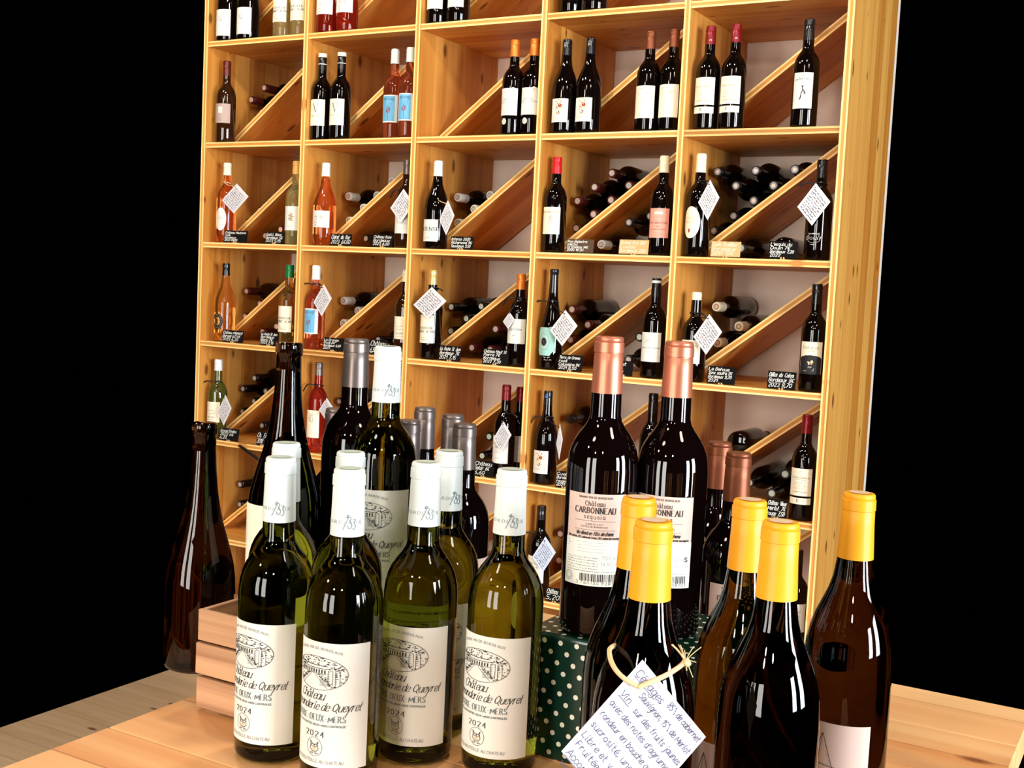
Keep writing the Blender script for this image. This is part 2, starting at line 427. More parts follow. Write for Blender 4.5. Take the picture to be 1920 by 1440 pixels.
def curved(r, a0, a1, z0, z1, m, n=24, shape=None):
    vs, fs = [], []
    if shape == 'oval':
        rows = 14
        for j in range(rows + 1):
            b = -PI / 2 + PI * j / rows; z = (z0 + z1) / 2 + (z1 - z0) / 2 * math.sin(b); c = math.cos(b)
            for i in range(n + 1):
                a = (a0 + a1) / 2 + (a1 - a0) / 2 * c * (2 * i / n - 1); vs.append((r * math.sin(a), -r * math.cos(a), z))
    elif shape == 'hex':
        rows = 6
        for j in range(rows + 1):
            q = j / rows; c = 1 if .25 <= q <= .75 else (.55 + .45 * (q / .25 if q < .25 else (1 - q) / .25))
            for i in range(n + 1):
                a = (a0 + a1) / 2 + (a1 - a0) / 2 * c * (2 * i / n - 1); vs.append((r * math.sin(a), -r * math.cos(a), z0 + (z1 - z0) * q))
    else:
        rows = 1
        for j in (0, 1):
            for i in range(n + 1):
                a = a0 + (a1 - a0) * i / n; vs.append((r * math.sin(a), -r * math.cos(a), (z0, z1)[j]))
    for j in range(rows):
        for i in range(n):
            a = j * (n + 1) + i; fs.append((a, a + 1, a + n + 2, a + n + 1))
    return mesh('label', vs, fs, m, smooth=True)
def bottle(label, kind, loc, glass, cap=None, capl=.062, art=None, rz=0, hs=1.0, rs=1.0, seg=36, lying=False, group=None, disc=None, flat=False, face=0.0, name='wine_bottle', cap2=None, lname=None):
    t = thing(name, label, 'bottle', loc, rz, group, (rs, rs, hs))
    if lying:
        t.rotation_euler = (PI / 2, 0, 0)       # neck towards the room, base against the wall
    tp, br = KIND[kind]
    part('glass_body', lathe('glass_body_' + kind, shape_from_top(tp, br), glass, seg), t)
    if cap:
        c = part('capsule', lathe('capsule_%s_%d_%d' % (kind, capl * 1000, flat), cap_profile(kind, capl, flat=flat), cap, seg), t)
        if disc:
            vs = [(0, 0, .3012)]; n = 20; vs += [(.0098 * math.cos(2 * PI * i / n), .0098 * math.sin(2 * PI * i / n), .3012) for i in range(n)]
            k = ('disc', disc.name)
            if k not in CACHE: CACHE[k] = mesh('seal', vs, [(0, 1 + i, 1 + (i + 1) % n) for i in range(n)], disc)
            part('cork_seal', CACHE[k], c)
            if lying and cap2:
                k = ('dring', cap2.name)
                if k not in CACHE:
                    rr = Ink().ring(0, 0, .0075, .0075, .0014, cap2); CACHE[k] = mesh('seal_ring', [(a, b, .3016) for a, b in rr.v], rr.f, cap2)
                part('seal_ring', CACHE[k], c)
    if art: art(t, br, face)
    return t

# label artwork -------------------------------------------------------
def lab(t, r, f, m, half, z0, z1, shape=None, name='label', draw=None, ltxt=None):
    f0 = math.radians(f); ha = math.radians(half)
    l = part(name, curved(r + .0005, f0 - ha, f0 + ha, z0, z1, m, shape=shape), t, label=ltxt)
    if draw:
        k = Ink(); draw(k)
        rr = r + .0009
        k.build('lettering', l, lambda u, v: (rr * math.sin(f0 + u / rr), -rr * math.cos(f0 + u / rr), v))
    return l
def simple(m, z0, z1, half, lines, shape=None, extra=None):
    def a(t, r, f):
        def d(k):
            for q in lines:
                tx, v, h = q[:3]; ink = q[3] if len(q) > 3 else INK
                if tx.startswith('~'): 
                    wd2 = float(tx[1:]) if len(tx) > 1 else .02
                    k.scribble(-wd2, wd2, v, h, ink, h * .3, int(v * 9999))
                else: k.text(tx, 0, v, h, ink, h * .17, nib=True, **(q[4] if len(q) > 4 else {}))
            if extra: extra(k)
        lab(t, r, f, m, half, z0, z1, shape, draw=d)
    return a

def engraving(k, cy=.112, cx=0, rx=.0315, ry=.0158):
    """oval view of a long house behind an avenue with trees and a gate pillar"""
    k.ring(cx, cy, rx, ry, .00045, INK, 48)
    ins = lambda x, y: ((x - cx) / rx) ** 2 + ((y - cy) / ry) ** 2 < .93
    r = random.Random(5)
    for i in range(150):                               # tree crowns along the top
        x = cx + r.uniform(-rx, rx); y = cy + ry * r.uniform(.30, .95)
        if abs(x - cx) < .012 and y < cy + ry * .55: continue
        if ins(x, y): k.line([(x, y), (x + r.uniform(.0005, .0018), y + r.uniform(-.0005, .0009))], r.uniform(.0004, .0010), INK)
    for i in range(80):                                # hedges on both sides of the avenue
        s = r.choice((-1, 1)); q = r.random(); x = cx - .004 + s * (.004 + .016 * q) + r.uniform(0, .005) * s; y = cy - .001 - .012 * q
        if ins(x, y): k.line([(x, y), (x + .0009, y + .0005)], .0007, INK)
    for i in range(60):                                # foliage at the far left and right
        x = cx + r.choice((-1, 1)) * rx * r.uniform(.62, .97); y = cy + ry * r.uniform(-.5, .5)
        if ins(x, y): k.line([(x, y), (x + .0012, y + r.uniform(-.001, .001))], .0005, INK)
    y0 = cy + .0012
    k.line([(cx - .023, y0 + .0062), (cx + .012, y0 + .0062)], .0006, INK)
    k.line([(cx - .024, y0 + .0036), (cx + .012, y0 + .0036)], .0005, INK)
    k.line([(cx - .024, y0 - .0016), (cx + .012, y0 - .0016)], .0004, INK)
    for i in range(11): k.rect(cx - .0225 + i * .0031, cx - .0212 + i * .0031, y0 - .001, y0 + .0026, INK)
    for i in range(5): k.line([(cx - .02 + i * .007, y0 + .0062), (cx - .018 + i * .007, y0 + .0074)], .0006, INK)
    for s in (-1, 1): k.line([(cx - .004 + s * .002, cy - .001), (cx - .004 + s * .016, cy - .0135)], .0003, INK)
    for q in ((.0125, .0022), (.0195, .0022)):
        x = cx + q[0]; k.line([(x, cy - .011), (x, cy + .0035), (x + .0045, cy + .0035), (x + .0045, cy - .0105)], .0004, INK)
        for j in range(6): k.line([(x + .0003, cy + .002 - j * .002), (x + .0018, cy + .002 - j * .002)], .0004, INK)
    for j in range(9): k.line([(cx + .004, cy - .003 - j * .001), (cx + .012, cy - .003 - j * .001)], .00025, INK)
def owl(k, cy=.041):
    k.ring(0, cy, .0088, .0090, .00035, INK, 32)
    k.line([(-.0045, cy + .0055), (-.004, cy + .002), (-.0048, cy - .002), (-.002, cy - .0045), (.002, cy - .0045), (.0048, cy - .002), (.004, cy + .002), (.0045, cy + .0055)], .0005, INK)
    for s in (-1, 1):
        k.ring(s * .0018, cy + .0012, .0014, .0014, .0004, INK, 12)
        k.line([(s * .0045, cy + .0055), (s * .0028, cy + .003), (0, cy + .0022)], .0005, INK)
        for j in range(3): k.line([(s * (.001 + j * .0014), cy - .0055), (s * (.0018 + j * .0012), cy - .0068)], .0005, INK)
    k.line([(0, cy), (-.0007, cy - .0012), (.0007, cy - .0012), (0, cy)], .0004, INKO)
    for j in range(3): k.line([(-.0024, cy - .0018 - j * .0009), (.0024, cy - .0018 - j * .0009)], .0003, INKO)
def queyret(t, r, f):
    def d(k):
        k.text('GRAND VIN DE BORDEAUX', 0, .1345, .0024, INKL, .0004, arc=5.5, fit=.052, sp=2.0)
        engraving(k)
        k.text('Château', -.006, .0870, .0082, INK, .0006, shear=.4, nib=True, sp=.4, fit=.031)
        k.text('Commanderie de Queyret', 0, .0770, .0080, INK, .0006, shear=.4, nib=True, sp=.5, fit=.092)
        k.text('ENTRE-DEUX-MERS', 0, .0667, .0058, INKG, .0007, nib=True, sp=1.4, fit=.062)
        k.text('APPELLATION ENTRE-DEUX-MERS CONTROLEE', 0, .0618, .0018, INKG, .0004, sp=1.4, fit=.062)
        k.text('2024', 0, .0512, .0052, INK, .0007, nib=True, sp=1.8)
        owl(k)
        k.text('MIS EN BOUTEILLE AU CHATEAU', 0, .0262, .0030, INKL, .0004, sp=1.3, fit=.060)
    lab(t, r, f, PAPER, 80, .0215, .1415, draw=d)
    # monogram on the capsule
    k = Ink(); rr = .0166; f0 = math.radians(f + 22)
    k.text('BORDEAUX', 0, .2500, .0032, INKL, .0004, sp=3.6, nib=True)
    k.line(chaikin(chaikin([(.000, .2445), (.0035, .2515), (.0062, .2585), (.0045, .259), (.003, .2555), (.007, .2575), (.0085, .2555), (.006, .2525), (.009, .2505), (.0085, .2465), (.0055, .2455), (.005, .249)])), .0006, INKG)
    k.line(chaikin(chaikin([(.0095, .2545), (.013, .2548), (.0105, .251), (.0128, .2485), (.0112, .2445), (.009, .246)])), .0006, INKG)
    caps = [c for c in t.children if c.name.startswith('capsule')][0]
    k.build('lettering', caps, lambda u, v: (rr * math.sin(f0 + u / rr), -rr * math.cos(f0 + u / rr), v))
def carbonneau(t, r, f):
    def d(k):
        k.rect(-.0335, .0335, .0545, .1010, PAPER)
        k.text('GRAND VIN DE BORDEAUX', 0, .1420, .0018, INK, .00035, sp=2.2, fit=.036)
        k.text('Château', 0, .1345, .0048, INK, .0005, nib=True, sp=1.6, fit=.021)
        k.text('CARBONNEAU', 0, .1272, .0058, INK, .0008, nib=True, sp=1.7, fit=.044)
        k.text('sequoia', 0, .1218, .0042, INK, .0004, sp=3.2, fit=.022)
        k.line([(-.022, .1195), (.022, .1195)], .0003, INK)
        k.text('SAINTE FOY', 0, .1155, .0016, INK, .00025, sp=2)
        k.text('COTES DE BORDEAUX', 0, .1130, .0014, INK, .00025, sp=2)
        k.line([(-.022, .1105), (.022, .1105)], .0003, INK)
        k.text('Vin élevé en fûts de chêne'.replace('ê', 'e'), 0, .1055, .0036, INK, .0006, shear=.3, sp=.9, fit=.040)
        k.text('50% merlot, 25% cabernet franc, 25% cabernet sauvignon', 0, .1020, .0018, INK, .0005, sp=.8, fit=.060)
        k.text('EF', -.029, .0925, .0062, INK, .0003, sp=1)
        for j in range(4): k.scribble(-.018, .010, .0975 - j * .0032, .0009, INKL, .0003, j)
        for j in range(6): k.scribble(-.030, .006, .0820 - j * .0027, .0010, INK, .00032, j + 9)
        k.text('750 mL', .020, .0815, .0034, INKG, .0003)
        k.text('14,5% vol', .020, .0755, .0030, INKG, .0003)
        k.text('S', .0285, .0815, .004, INK, .0011)
        k.ring(-.027, .0625, .0046, .0046, .0004, INK, 20); k.ring(-.027, .0625, .003, .003, .0003, INK, 16)
        k.scribble(-.020, .028, .0685, .0008, INKG, .0003, 31)
        r_ = random.Random(3); x = -.013
        while x < .029:
            ww = r_.choice((.0004, .0008, .0012)); k.line([(x, .0595), (x, .0665)], ww, INK); x += ww + r_.choice((.0004, .0007))
        k.text('3 760130 938101', .006, .0563, .0026, INK, .0004, sp=1.7, fit=.046)
    lab(t, r, f, ROSEG, 50, .0545, .1465, draw=d)

# ------------------------------------------------------------------ the shelving
rack = thing('wine_shelving', 'tall pine wine shelving with a slanted board in every square bay', 'shelving', (0, 0, 0))
def ply(L_, D_, T_):
    a = T_ * .28
    v1, f1 = boxes([(-L_ / 2, L_ / 2, -D_ / 2, D_ / 2, -T_ / 2, -T_ / 2 + a), (-L_ / 2, L_ / 2, -D_ / 2 + .0012, D_ / 2, -T_ / 2 + a, T_ / 2 - a), (-L_ / 2, L_ / 2, -D_ / 2, D_ / 2, T_ / 2 - a, T_ / 2)])
    mi = []
    for b in range(3):
        for fi in range(6):
            front = fi == 2
            mi.append((2 if b == 1 else 1) if front else 0)
    return mesh('board', v1, f1, [PINE, PINE_EDGE, PINE_CORE], mi)
UP_H = Z0 + H + T
me_up = ply(UP_H, DEEP, T)
for i in range(6):
    part('upright', me_up, rack, (i * W + T / 2, DEEP / 2, UP_H / 2), (0, PI / 2, 0))
me_sh = ply(W - T, DEEP - .004, T)
SH = {}
for j in range(-1, 7):
    for i in range(5):
        SH[(i, j)] = part('shelf_board', me_sh, rack, (i * W + T + (W - T) / 2, DEEP / 2 + .002, Z0 - j * H + T / 2))
# the slanted boards run from the lower left to the upper right corner of each bay
ww_, hh_ = W - T, H - T
th = math.atan2(hh_, ww_); Ld = math.hypot(ww_, hh_)
D0, D1 = .13, .50
def slant():
    vs, fs, mi = [], [], []
    tv = T / math.cos(th)
    Ri = Matrix.Rotation(th, 3, 'Y')              # world -> local of an object turned by -th about Y
    for b, (c0, c1, yy) in enumerate(((-.5, -.22, 0), (-.22, .22, .0012), (.22, .5, 0))):
        o = len(vs)
        q = []
        for y in (D0 + yy, D1):
            for (x, c) in ((0, c0), (ww_, c0), (ww_, c1), (0, c1)):
                q.append(Ri @ Vector((x - ww_ / 2, y, hh_ * (x / ww_ - .5) + c * tv)))
        vs += q
        fs += [tuple(k + o for k in f) for f in ((0, 1, 2, 3), (4, 7, 6, 5), (0, 4, 5, 1), (1, 5, 6, 2), (2, 6, 7, 3), (3, 7, 4, 0))]
        mi += [2 if b == 1 else 1, 0, 0, 0, 0, 0]
    return mesh('slanted_board', vs, fs, [PINE, PINE_EDGE, PINE_CORE], mi)
me_sl = slant()
for j in range(-1, 6):
    for i in range(5):
        part('slanted_board', me_sl, rack, (i * W + T + ww_ / 2, 0, Z0 - j * H - hh_ / 2), (0, -th, 0))

# the setting
def struct(name, box, m):
    v, f = boxes([box]); o = part(name, mesh(name, v, f, m), None); o['kind'] = 'structure'; return o
struct('wall_back', (0, 5 * W + T, DEEP + .003, DEEP + .03, 0, Z0 + H + T), PLASTER)
struct('floor', (0, 3.2, -4.6, DEEP + .003, -.05, 0), FLOORWOOD)

# ------------------------------------------------------------------ standing bottles on the shelves
def ztop(j): return Z0 - j * H + T        # top of the shelf board j
BAY = ['leftmost bay', 'second bay', 'middle bay', 'fourth bay', 'rightmost bay']
ROW = {-1: 'top row', 0: 'second row', 1: 'third row', 2: 'fourth row', 3: 'fifth row', 4: 'sixth row'}
# row r lies between board r (above) and board r+1 (below); r = -1 is the row cut by the top of the picture
def stand(label, u, v, r, kind, glass, cap, capl=.055, art=None, y=.052, hgt=None, face=8, flat=False, rs=1.0, ub=None):
    zb = ztop(r + 1)
    if hgt is None:
        p = on_y(u, v, y); hgt = p.z - zb; x = p.x
    else:
        x = on_y(u, v, y).x
    return bottle(label, kind, (x, y, zb), glass, cap, capl, art, face=face, hs=hgt / .30, rs=rs, flat=flat)

def swirl(k):
    k.line(chaikin(chaikin([(.004, .092), (-.006, .093), (-.013, .085), (-.009, .076), (0, .073), (.004, .078), (-.001, .083), (-.004, .079), (.002, .076), (.012, .079)])), .0011, INK)
    k.scribble(-.012, .004, .058, .0018, INKG, .0006, 3); k.scribble(-.012, .000, .050, .0014, INKG, .0005, 4)
def splash(k):
    r = random.Random(8)
    k.ell(.004, .088, .0065, .0062, INKR)
    for i in range(26):
        a = r.uniform(0, 6.3); q = r.uniform(.004, .014)
        k.line([(.0 + q * math.cos(a), .086 + q * math.sin(a) * 1.3), (q * 1.25 * math.cos(a + .25), .086 + 1.6 * q * math.sin(a + .25))], .0022, r.choice((INK, INKO, INKR, INKO)))
    k.ring(-.002, .070, .008, .009, .0016, INKO, 16); k.line([(-.006, .066), (-.002, .060), (.003, .067)], .0018, INK)
    k.text('LE TEMPS DES', 0, .049, .0035, INKT, .0005); k.scribble(-.006, .006, .042, .003, INKT, .0005, 5)
    k.line([(.019, .046), (.019, .108)], .0005, INKT)
def hayart(k):
    k.line([(-.019, .124), (-.014, .128), (-.002, .127), (.006, .124)], .0009, INKG); k.line([(-.02, .125), (-.02, .112), (-.016, .105)], .0008, INKG)
    for i in range(9): k.line([(.006 + i * .002, .118), (.003 + i * .002, .106 + (i % 3) * .004)], .0004, INKT)
    k.scribble(-.018, .018, .108, .006, INKT, .0004, 12); k.scribble(-.02, .02, .094, .004, INKL, .0005, 5)
    k.text('CHATEAU', 0, .084, .0045, INKL, .0005)
def horizontal_lines(k, v0, v1, n, m, wd2=.02, h=.002):
    for j in range(n): k.scribble(-wd2, wd2, v0 + (v1 - v0) * j / max(1, n - 1), h, m, h * .28, j * 7 + int(v0 * 999))
A_SWIRL = simple(PAPER, .020, .118, 52, [], extra=swirl)
A_ROCHE = simple(CREAM, .055, .150, 50, [('LA ROCHE', .102, .0075), ('SAINT JEAN', .090, .0075), ('~.018', .072, .002, INKG), ('BORDEAUX', .064, .003, INKG)])
def rose_art(k):
    r = random.Random(2)
    for (cx, cy) in ((-.012, .098), (.010, .100), (-.014, .080)):
        k.line(chaikin([(cx - .006, cy), (cx - .003, cy + .008), (cx + .006, cy + .006), (cx + .004, cy - .004), (cx - .004, cy - .006)]), .0009, INK if cx < 0 else INKR)
    k.ring(.008, .096, .007, .007, .0012, PINKP, 14); k.scribble(-.02, .02, .104, .003, INKG, .0006, 3); k.scribble(.004, .02, .070, .002, INK, .0006, 9)
    k.scribble(-.02, -.006, .072, .004, INKG, .0008, 4)
A_ROSEART = simple(PAPER, .066, .126, 56, [], extra=rose_art)
def grey_house(k):
    k.rect(-.012, .006, .108, .130, CREAM); k.ring(-.003, .118, .006, .006, .0008, INKT, 10)
    for i in range(4): k.line([(-.009 + i * .004, .110), (-.009 + i * .004, .124)], .0006, INKT)
    k.scribble(-.012, .012, .075, .002, CREAM, .0005, 3)
A_GREYROSE = simple(GREYP, .072, .142, 56, [], extra=grey_house)
def bigv(k):
    k.line([(-.011, .126), (-.001, .096)], .0030, INK); k.line([(-.001, .096), (.010, .126)], .0011, INK)
    k.line([(-.013, .124), (-.007, .124)], .0006, INK); k.line([(.006, .124), (.012, .124)], .0006, INK)
    k.line(chaikin([(.004, .128), (.008, .133), (.006, .138)]), .0005, INKT)
    k.text('VERDIERE', 0, .081, .0050, INKT, .0008, sp=2); k.text('V', 0, .074, .003, INKL, .0004); k.scribble(-.008, .008, .064, .0012, INKL, .0004, 2)
A_V = simple(CREAM, .050, .140, 50, [], extra=bigv)
def bluewine(k):
    k.text('GRANGE', -.002, .129, .0065, INK, .0012)
    k.ell(-.004, .096, .0085, .009, INKR); k.line([(-.0115, .102), (-.011, .092), (-.004, .086), (.003, .092), (.0035, .102)], .0016, INK)
    k.line([(-.004, .087), (-.004, .064)], .0011, INK); k.line([(-.009, .063), (.002, .063)], .0012, INK)
    k.line(chaikin([(-.006, .106), (-.001, .114), (.006, .118), (.013, .127)]), .0030, INK); k.line([(-.002, .112), (.004, .108), (.002, .104)], .0020, INK)
    k.line([(.006, .118), (.009, .110)], .0008, INK)
    k.rect(.021, .0255, .060, .141, PAPER)
A_BLUE = simple(PAPER, .056, .146, 46, [], extra=lambda k: (k.rect(-.0275, .021, .060, .142, BLUEP), bluewine(k)))
A_BLUEX = A_BLUE
def lilleton(t, r, f):
    def d(k):
        k.line(chaikin([(-.020, .138), (-.012, .131), (-.004, .134), (.004, .132), (.014, .138)]), .0006, INKG)
        k.text('Château', -.004, .109, .0055, INK, .0005, shear=.3, nib=True); k.text('LILLETON', 0, .099, .0075, INKG, .0008, nib=True)
        horizontal_lines(k, .080, .088, 3, INKL, .01); k.scribble(-.01, .004, .072, .002, INK, .0005, 3); k.scribble(-.016, .016, .066, .0012, INKG, .0004, 8)
    lab(t, r, f, PAPER, 50, .062, .146, draw=d)
    for (uz, zz, rr) in ((24, .140, .0085), (-18, .043, .0095)):
        f0 = math.radians(f + uz); k = Ink(); k.ell(0, zz, rr, rr * 1.05, PAPER); k.ring(0, zz, rr * .8, rr * .82, .0006, INKO, 20); k.ring(0, zz, rr * .35, rr * .35, .0012, INKT, 12)
        R_ = r + .0012; k.build('medal_sticker', t, lambda u, v: (R_ * math.sin(f0 + u / R_), -R_ * math.cos(f0 + u / R_), v))
A_SPLASH = simple(PAPER, .036, .110, 42, [], extra=splash)
A_HAY = simple(CREAM, .040, .136, 55, [], extra=hayart)
def e_lab(t, r, f):
    def d(k):
        k.scribble(-.004, .004, .141, .0018, INKT, .0006, 3); k.ring(0, .136, .006, .004, .0004, INKL, 14)
        k.text('Moulin Bellevue', 0, .122, .0050, INKT, .0006, nib=True, sp=.4); k.line([(-.02, .118), (.02, .118)], .0008, INKL)
        horizontal_lines(k, .092, .110, 4, INKT, .019, .0022); k.text('Cuvée Prestige', 0, .082, .004, INKT, .0005, shear=.3, sp=.4)
    lab(t, r, f, CREAM, 54, .072, .150, draw=d)
    def d2(k): k.text('E', -.002, .0545, .0085, INK, .0016, nib=True); k.text('MIS', .013, .057, .0022, INKL, .0004)
    lab(t, r, f, CREAM, 54, .048, .0665, name='band_label', draw=d2)
def marius(k):
    k.text('THE', 0, .141, .0024, INK, .0004); k.text('MARIUS', 0, .130, .0060, INK, .0009, arc=6, nib=True, sp=2.4)
    k.text('*', 0, .121, .0025, INK, .0007)
    k.line([(-.003, .113), (.001, .1115), (.004, .114)], .0020, INK); k.ell(.001, .112, .0022, .0024, INK)
    k.line([(.001, .110), (.002, .102), (-.002, .094), (-.003, .088), (-.006, .076)], .0026, INK)
    k.line([(.002, .104), (.006, .100), (.010, .091)], .0024, INK); k.line([(.000, .100), (.006, .096), (.007, .090)], .0014, INK)
    k.line([(-.001, .108), (-.004, .105)], .0010, INK); k.line([(-.002, .092), (-.003, .078)], .0012, INK)
    k.scribble(-.003, .003, .070, .0018, INK, .0005, 3); k.scribble(-.015, .015, .061, .0016, INKG, .0004, 3); k.scribble(-.005, .005, .057, .0016, INKG, .0004, 5)
A_MARIUS = simple(PAPER, .052, .150, 46, [], extra=marius)
def flower(k):
    r = random.Random(4)
    for i in range(16):
        a = i * .9; q = .003 + .008 * r.random(); k.ell(q * math.cos(a) * .9, .100 + q * math.sin(a) * 1.5, .0028, .0030, r.choice((INKT, KRAFT, INKT)), 9)
    k.scribble(-.012, .012, .066, .0022, INKG, .0005, 3); k.scribble(-.012, .012, .060, .0018, INKL, .0005, 4)
A_FLOWER = simple(PAPER, .052, .138, 52, [], extra=flower)
A_OVAL = simple(PAPER, .046, .132, 36, [('~.008', .112, .002, INKG), ('~.012', .098, .002, INKG), ('CHATEAU', .090, .0035, INKG), ('~.012', .082, .0018, INKL), ('~.008', .072, .0016, INKL)], shape='oval')
def round_logo(t, r, f):
    def d(k):
        k.ring(0, .078, .0225, .025, .0115, INK, 36); k.ring(0, .078, .0110, .0125, .0016, INKT, 24)
        for i in range(24):
            a = i / 24 * 6.283; k.line([(.0215 * math.cos(a), .078 + .024 * math.sin(a)), (.0235 * math.cos(a), .078 + .026 * math.sin(a))], .0009, CREAM)
    lab(t, r, f, KRAFT, 10, .060, .0601, draw=d)
def bagnaud(k): horizontal_lines(k, .090, .112, 3, INKG, .016, .0035); k.text('DOMAINE', 0, .104, .005, INKG, .0006)
A_COAT = simple(CREAM, .062, .140, 54, [('~.014', .105, .003, INKG), ('~.016', .094, .003, INKG), ('DOMAINE', .080, .004, INKG), ('~.018', .070, .002, INKL)])
def hsj(k):
    k.text('H', -.001, .118, .012, INK, .0012, nib=True); k.text('S', -.006, .106, .012, INK, .0012); k.text('J', .003, .102, .016, INK, .0012)
    k.scribble(-.01, .01, .074, .002, INKL, .0004, 3); k.scribble(-.01, .01, .064, .002, INKL, .0004, 4)
A_HSJ = simple(CREAM, .050, .142, 46, [], extra=hsj)
A_INTENSE = simple(PAPER, .026, .100, 48, [('INTENSE', .062, .0115, INK, dict(sp=1.1)), ('~.006', .036, .003, INKL)])
def balestre(k):
    k.text('CUVEE', 0, .134, .0030, INKG, .0004, sp=2); k.text('ROC BALESTRE', 0, .124, .0052, INK, .0007, nib=True, sp=.6)
    k.line(chaikin(chaikin([(-.006, .092), (-.001, .106), (.004, .116), (.001, .118), (-.004, .108), (.004, .112), (.006, .108), (.000, .104), (.007, .100), (.004, .092), (-.003, .094)])), .0008, INKR)
    k.ring(.006, .107, .009, .006, .0004, INKR, 18); k.scribble(-.006, .006, .088, .0016, INKR, .0004, 2); horizontal_lines(k, .066, .080, 3, INKG, .013, .0015)
A_BALESTRE = simple(CREAM, .058, .142, 50, [], extra=balestre)
def pinkb(k):
    k.rect(-.014, .014, .124, .132, CREAM); k.text('1878', 0, .126, .003, INKG, .0004); k.line([(-.004, .112), (0, .120), (.004, .112)], .0005, INKG)
    k.text('ROC BALESTRE', 0, .096, .0052, INK, .0007, nib=True, sp=.6); k.text('2020', 0, .087, .0024, INK, .0004)
    k.text('LALANDE DE POMEROL', 0, .078, .0026, INK, .0004); horizontal_lines(k, .064, .068, 2, INKG, .02, .001)
A_PINKB = simple(PINKP, .054, .142, 52, [], extra=pinkb)
def drop(t, r, f):
    def d(k):
        k.text('CUVEE', .002, .110, .0055, KRAFT, .0006); k.text('TRADITION', 0, .099, .0050, KRAFT, .0006)
        k.ell(-.004, .076, .003, .006, INKR); k.line([(-.008, .082), (-.004, .074), (.001, .084)], .0006, INKR)
    lab(t, r, f, CREAM, 46, .054, .146, shape='oval', draw=d)
def hexteal(t, r, f):
    def d(k):
        k.ring(0, .083, .022, .026, .0012, INKT, 6); k.ell(-.001, .083, .0115, .0125, INK, 24); k.ring(-.001, .083, .010, .011, .0007, INKR, 24)
        k.text('T', -.001, .079, .008, INKR, .0012, nib=True); k.ring(-.001, .083, .016, .018, .0007, PAPER, 30)
    lab(t, r, f, TEALP, 56, .042, .126, shape='hex', draw=d)
    k = Ink(); f0 = math.radians(f + 20); R_ = r + .0008
    k.scribble(-.016, .016, .034, .005, INKW, .0008, 6); k.scribble(-.012, .016, .028, .003, INKW, .0006, 7)
    k.build('lettering', t, lambda u, v: (R_ * math.sin(f0 + u / R_), -R_ * math.cos(f0 + u / R_), v))
A_TAGSIDE = simple(PAPER, .075, .155, 56, [('Le Clos', .118, .008, INKG, dict(shear=.3)), ('~.008', .100, .003, INKG), ('~.006', .088, .002, INKL)])
def maison(k):
    for j in range(5): k.line([(-.018 + j * .002, .112 + j * .003), (.018 - j * .002, .116 + j * .002)], .0004, INKL)
    for i in range(9): k.line([(-.014 + i * .003, .108), (-.014 + i * .003, .116)], .0004, INKL)
    k.line([(-.02, .106), (.02, .107)], .0004, INKL); k.text('CHATEAU HAUT-GUIRAUD', 0, .090, .0036, INKG, .0005, sp=.8); k.scribble(-.006, .006, .080, .0014, INKL, .0004, 3)
A_MAISON = simple(PAPER, .050, .138, 54, [], extra=maison)
def belvue(t, r, f):
    def d(k):
        k.text('Belvue', 0, .118, .0095, INK, .0007, nib=True); k.text('CHATEAU', 0, .111, .0025, INKT, .0004)
    lab(t, r, f, CREAM, 52, .062, .140, draw=d)
def belvue2(t, r, f):
    def d(k):
        k.text('Belvue', 0, .120, .0095, INK, .0007, nib=True); k.text('CHATEAU', 0, .113, .0025, INKT, .0004)
        k.rect(-.0335, .0335, .050, .094, INK); k.ell(0, .094, .0330, .009, INK)
        rr = random.Random(6)
        for i in range(14): k.ell(rr.uniform(-.009, .009), rr.uniform(.078, .088), .0022, .0022, rr.choice((INKO, INKW)), 8)
        k.text('2019', 0, .068, .003, INKW, .0005); k.scribble(-.02, -.008, .058, .002, INKW, .0005, 3)
        k.line([(.004, .056), (.012, .066), (.010, .058), (.018, .066)], .0008, INKW)
    lab(t, r, f, CREAM, 52, .050, .140, draw=d)
def doumin(t, r, f):
    f0 = math.radians(f - 8); R_ = r + .0008; k = Ink()
    k.text('DOMAINE DE', 0, .078, .003, INKW, .0005, sp=2); k.text('Douin', 0, .062, .011, INKW, .0008, shear=.3, nib=True); k.ring(0, .066, .02, .014, .0005, INKW, 24); k.scribble(-.01, .01, .046, .002, INKW, .0005, 2)
    k.build('lettering', t, lambda u, v: (R_ * math.sin(f0 + u / R_), -R_ * math.cos(f0 + u / R_), v))
A_PLAIN = simple(PAPER, .050, .138, 52, [('CHATEAU', .112, .004, INKG), ('~.014', .100, .004, INKG), ('~.018', .084, .002, INKL), ('~.012', .066, .002, INKL)])
A_CIRC = simple(PAPER, .050, .138, 54, [('~.018', .116, .002, INKG), ('~.018', .110, .002, INKG), ('*', .092, .006, INK), ('~.012', .070, .002, INKL)])

ST = stand
# top row, cut by the upper edge of the picture
for (u, v, lb) in ((426, 73, 'dark bottle with curled emblem, left of the pair, leftmost bay, top row'), (464.5, 71, 'dark bottle with curled emblem, right of the pair, leftmost bay, top row')):
    p = on_y(u, v, .05); bottle(lb, 'burgundy', (p.x, .05, ztop(0)), G_DARK, CAP_BLK, .055, A_SWIRL, face=6)
for (u, v, lb) in ((530, 66, 'clear glass white wine bottle, left of two in leftmost bay, top row'), (561, 64, 'clear glass white wine bottle half hidden behind the upright, leftmost bay, top row')):
    p = on_y(u, v, .055 if u < 540 else .05); bottle(lb, 'bordeaux', (p.x, .055, ztop(0)), G_CLEAR, CAP_W, .055, A_ROCHE, face=8)
for (u, v, lb) in ((613, 58, 'red rosé bottle with drawn label, left of pair, second bay, top row'), (650, 56, 'red rosé bottle with drawn label, right of pair, second bay, top row')):
    p = on_y(u, v, .05); bottle(lb, 'burgundy', (p.x, .05, ztop(0)), G_RED, CAP_W, .055, A_ROSEART, face=10, rs=.95)
